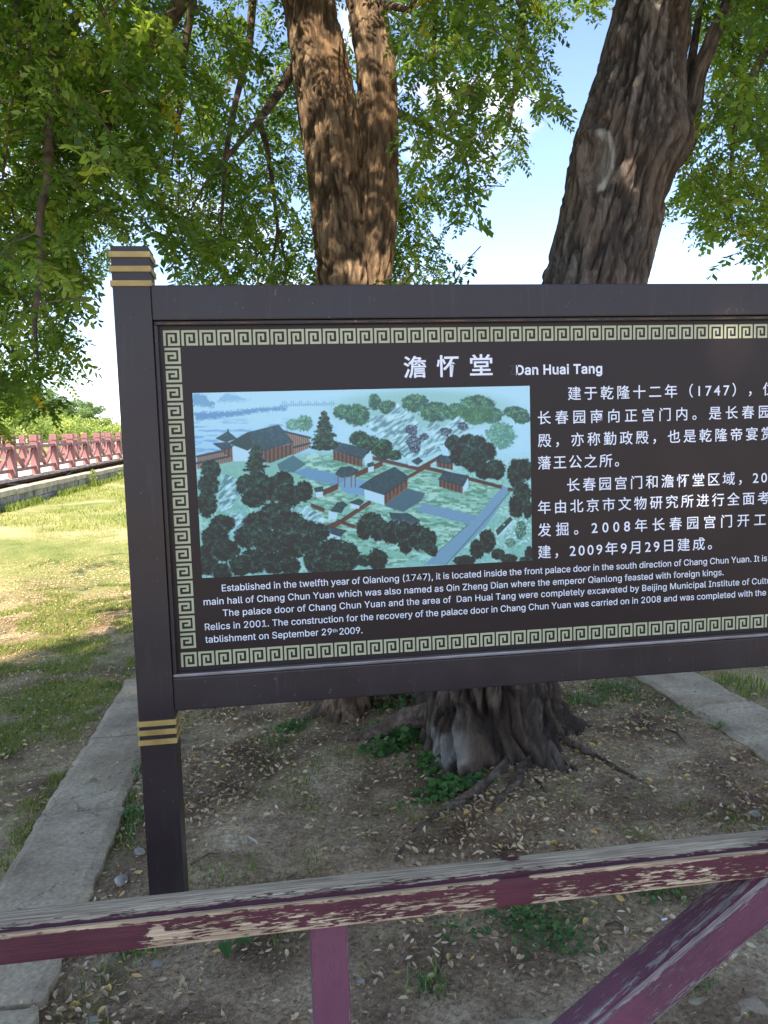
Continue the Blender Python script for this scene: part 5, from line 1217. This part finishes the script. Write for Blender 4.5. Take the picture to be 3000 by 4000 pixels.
def stone(px, py, r, label, seed):
    p = rest(px, py, r*.25); g = np.random.default_rng(seed); import bmesh
    bm = bmesh.new(); bmesh.ops.create_icosphere(bm, subdivisions=2, radius=1)
    for v in bm.verts:
        q = np.array(v.co); k = 1+.25*(vnoise(*(q*1.7+seed).reshape(3, 1))[0]-.5)*2; v.co = Vector((q[0]*k*1.35, q[1]*k, q[2]*k*.62))*r
    me = bpy.data.meshes.new('stone'); bm.to_mesh(me); bm.free()
    for f in me.polygons: f.use_smooth = True
    o = link('stone', me, None, M['pebble']); o.location = p; o.rotation_euler = (0, 0, seed); tag(o, label, 'stone')
stone(2180, 3092, .012, 'small white stone right of the foot of the leaning trunk', 1)
stone(545, 3330, .020, 'dark flat pebble on the left of the sign post', 2)
stone(610, 3765, .016, 'round grey pebble under the left part of the handrail, by the footing', 3)
stone(2950, 3165, .022, 'smooth grey pebble at the right edge above the handrail', 4)
stone(475, 3440, .028, 'long pale stone at the inner edge of the left kerb', 5)
stone(2290, 3230, .010, 'pale pebble in the bare earth above the handrail', 6)
stone(1410, 3825, .011, 'white pebble right of the plum upright', 7)
stone(360, 3975, .020, 'grey pebble at the lower edge left of the upright', 8)
cg = empty('cigarette_butt', tuple(rest(2585, 3600, .005))); tag(cg, 'discarded cigarette butt among dry leaves under the handrail', 'cigarette butt')
a = Vector(cg.location); MB().tube([a, a+Vector((.018, .002, .001))], .0035, 10).build('paper', M['white'], cg); MB().tube([a+Vector((.0181, .002, .001)), a+Vector((.026, .003, .001))], .0036, 10).build('filter', M['gold'], cg)
# broad-leaved seedling under the handrail
p0 = rest(905, 3690); sd = empty('seedling', tuple(p0)); tag(sd, 'seedling with two broad dark green leaves under the handrail, left of the upright', 'plant')
def broad(px, py, ang, L_, tilt):
    b = rest(px, py, .03); d = Vector((math.cos(ang), math.sin(ang), tilt)).normalized(); s = d.cross(Vector((0, -.4, 1))).normalized(); n_ = s.cross(d)
    V = []; F_ = []; prof = [(0, .03), (.02, .30), (.15, .40), (.35, .36), (.6, .26), (.82, .12), (1, .005)]
    for (t, w_) in prof:
        for k in (-1, -.5, 0, .5, 1): V.append(b+d*L_*(t-(.08*abs(k) if t < .1 else 0))+s*w_*k*L_+n_*(abs(k)*.10-.18*t*t)*L_)
    for i in range(len(prof)-1):
        for k in range(4): F_.append((i*5+k, i*5+k+1, i*5+6+k, i*5+5+k))
    me = npmesh('leaf', [tuple(v) for v in V], F_, True, {'tint': np.full(len(V), .12)}); link('leaf', me, sd, M['ivy']); return b
b1 = broad(880, 3715, -1.35, .055, -.2); b2 = broad(930, 3692, -.25, .05, -.1)
MB().tube([p0, p0*.5+b1*.5+Vector((0, 0, .01)), b1], .0015, 5).build('stem', M['twig'], sd); MB().tube([p0, b2], .0015, 5).build('stem', M['twig'], sd)
# wilted grey-green sprig on the bare earth
p0 = rest(960, 3270, .004); tag(MB().tube([p0, rest(945, 3210, .02), rest(965, 3170, .03)], .0015, 4).tube([p0, rest(1000, 3290, .006), rest(1010, 3300, .004)], [.004, .006, .001], 5).tube([p0, rest(965, 3300, .004)], [.005, .001], 5).build('wilted_sprig', M['pebble']), 'wilted grey-green sprig on the bare earth right of the sign post', 'plant')
# weeds at the wall foot
for k, (s, h) in enumerate(((2.2, .55), (6.6, .25))):
    p = bpt(s, WOFF-.2); z0 = float(zat(p.x, p.y)[0]); b = Vector((p.x, p.y, z0)); o = empty('weed', tuple(b)); tag(o, ('tall leafy weed growing at the foot of the stone wall', 'small leafy weed at the foot of the stone wall, right of the tall one')[k], 'plant')
    MB().tube([b, b+Vector((.02, 0, h))], .008, 5).build('stem', M['twig'], o); g = np.random.default_rng(k); n = 60
    c = np.stack([p.x+g.normal(0, .06, n), p.y+g.normal(0, .06, n), z0+g.uniform(.03, h, n)], -1); a = g.normal(0, 1, (n, 3)); a /= np.linalg.norm(a, axis=1)[:, None]; q = np.cross(a, g.normal(0, 1, (n, 3))); q /= np.linalg.norm(q, axis=1)[:, None]
    V = np.stack([c-a*.06, c+q*.03, c+a*.06, c-q*.03], 1).reshape(-1, 3); tag(link('foliage', npmesh('foliage', V, np.arange(n*4).reshape(-1, 4), False, {'tint': np.full(n*4, .5)}), o, M['grass']), kind='stuff')
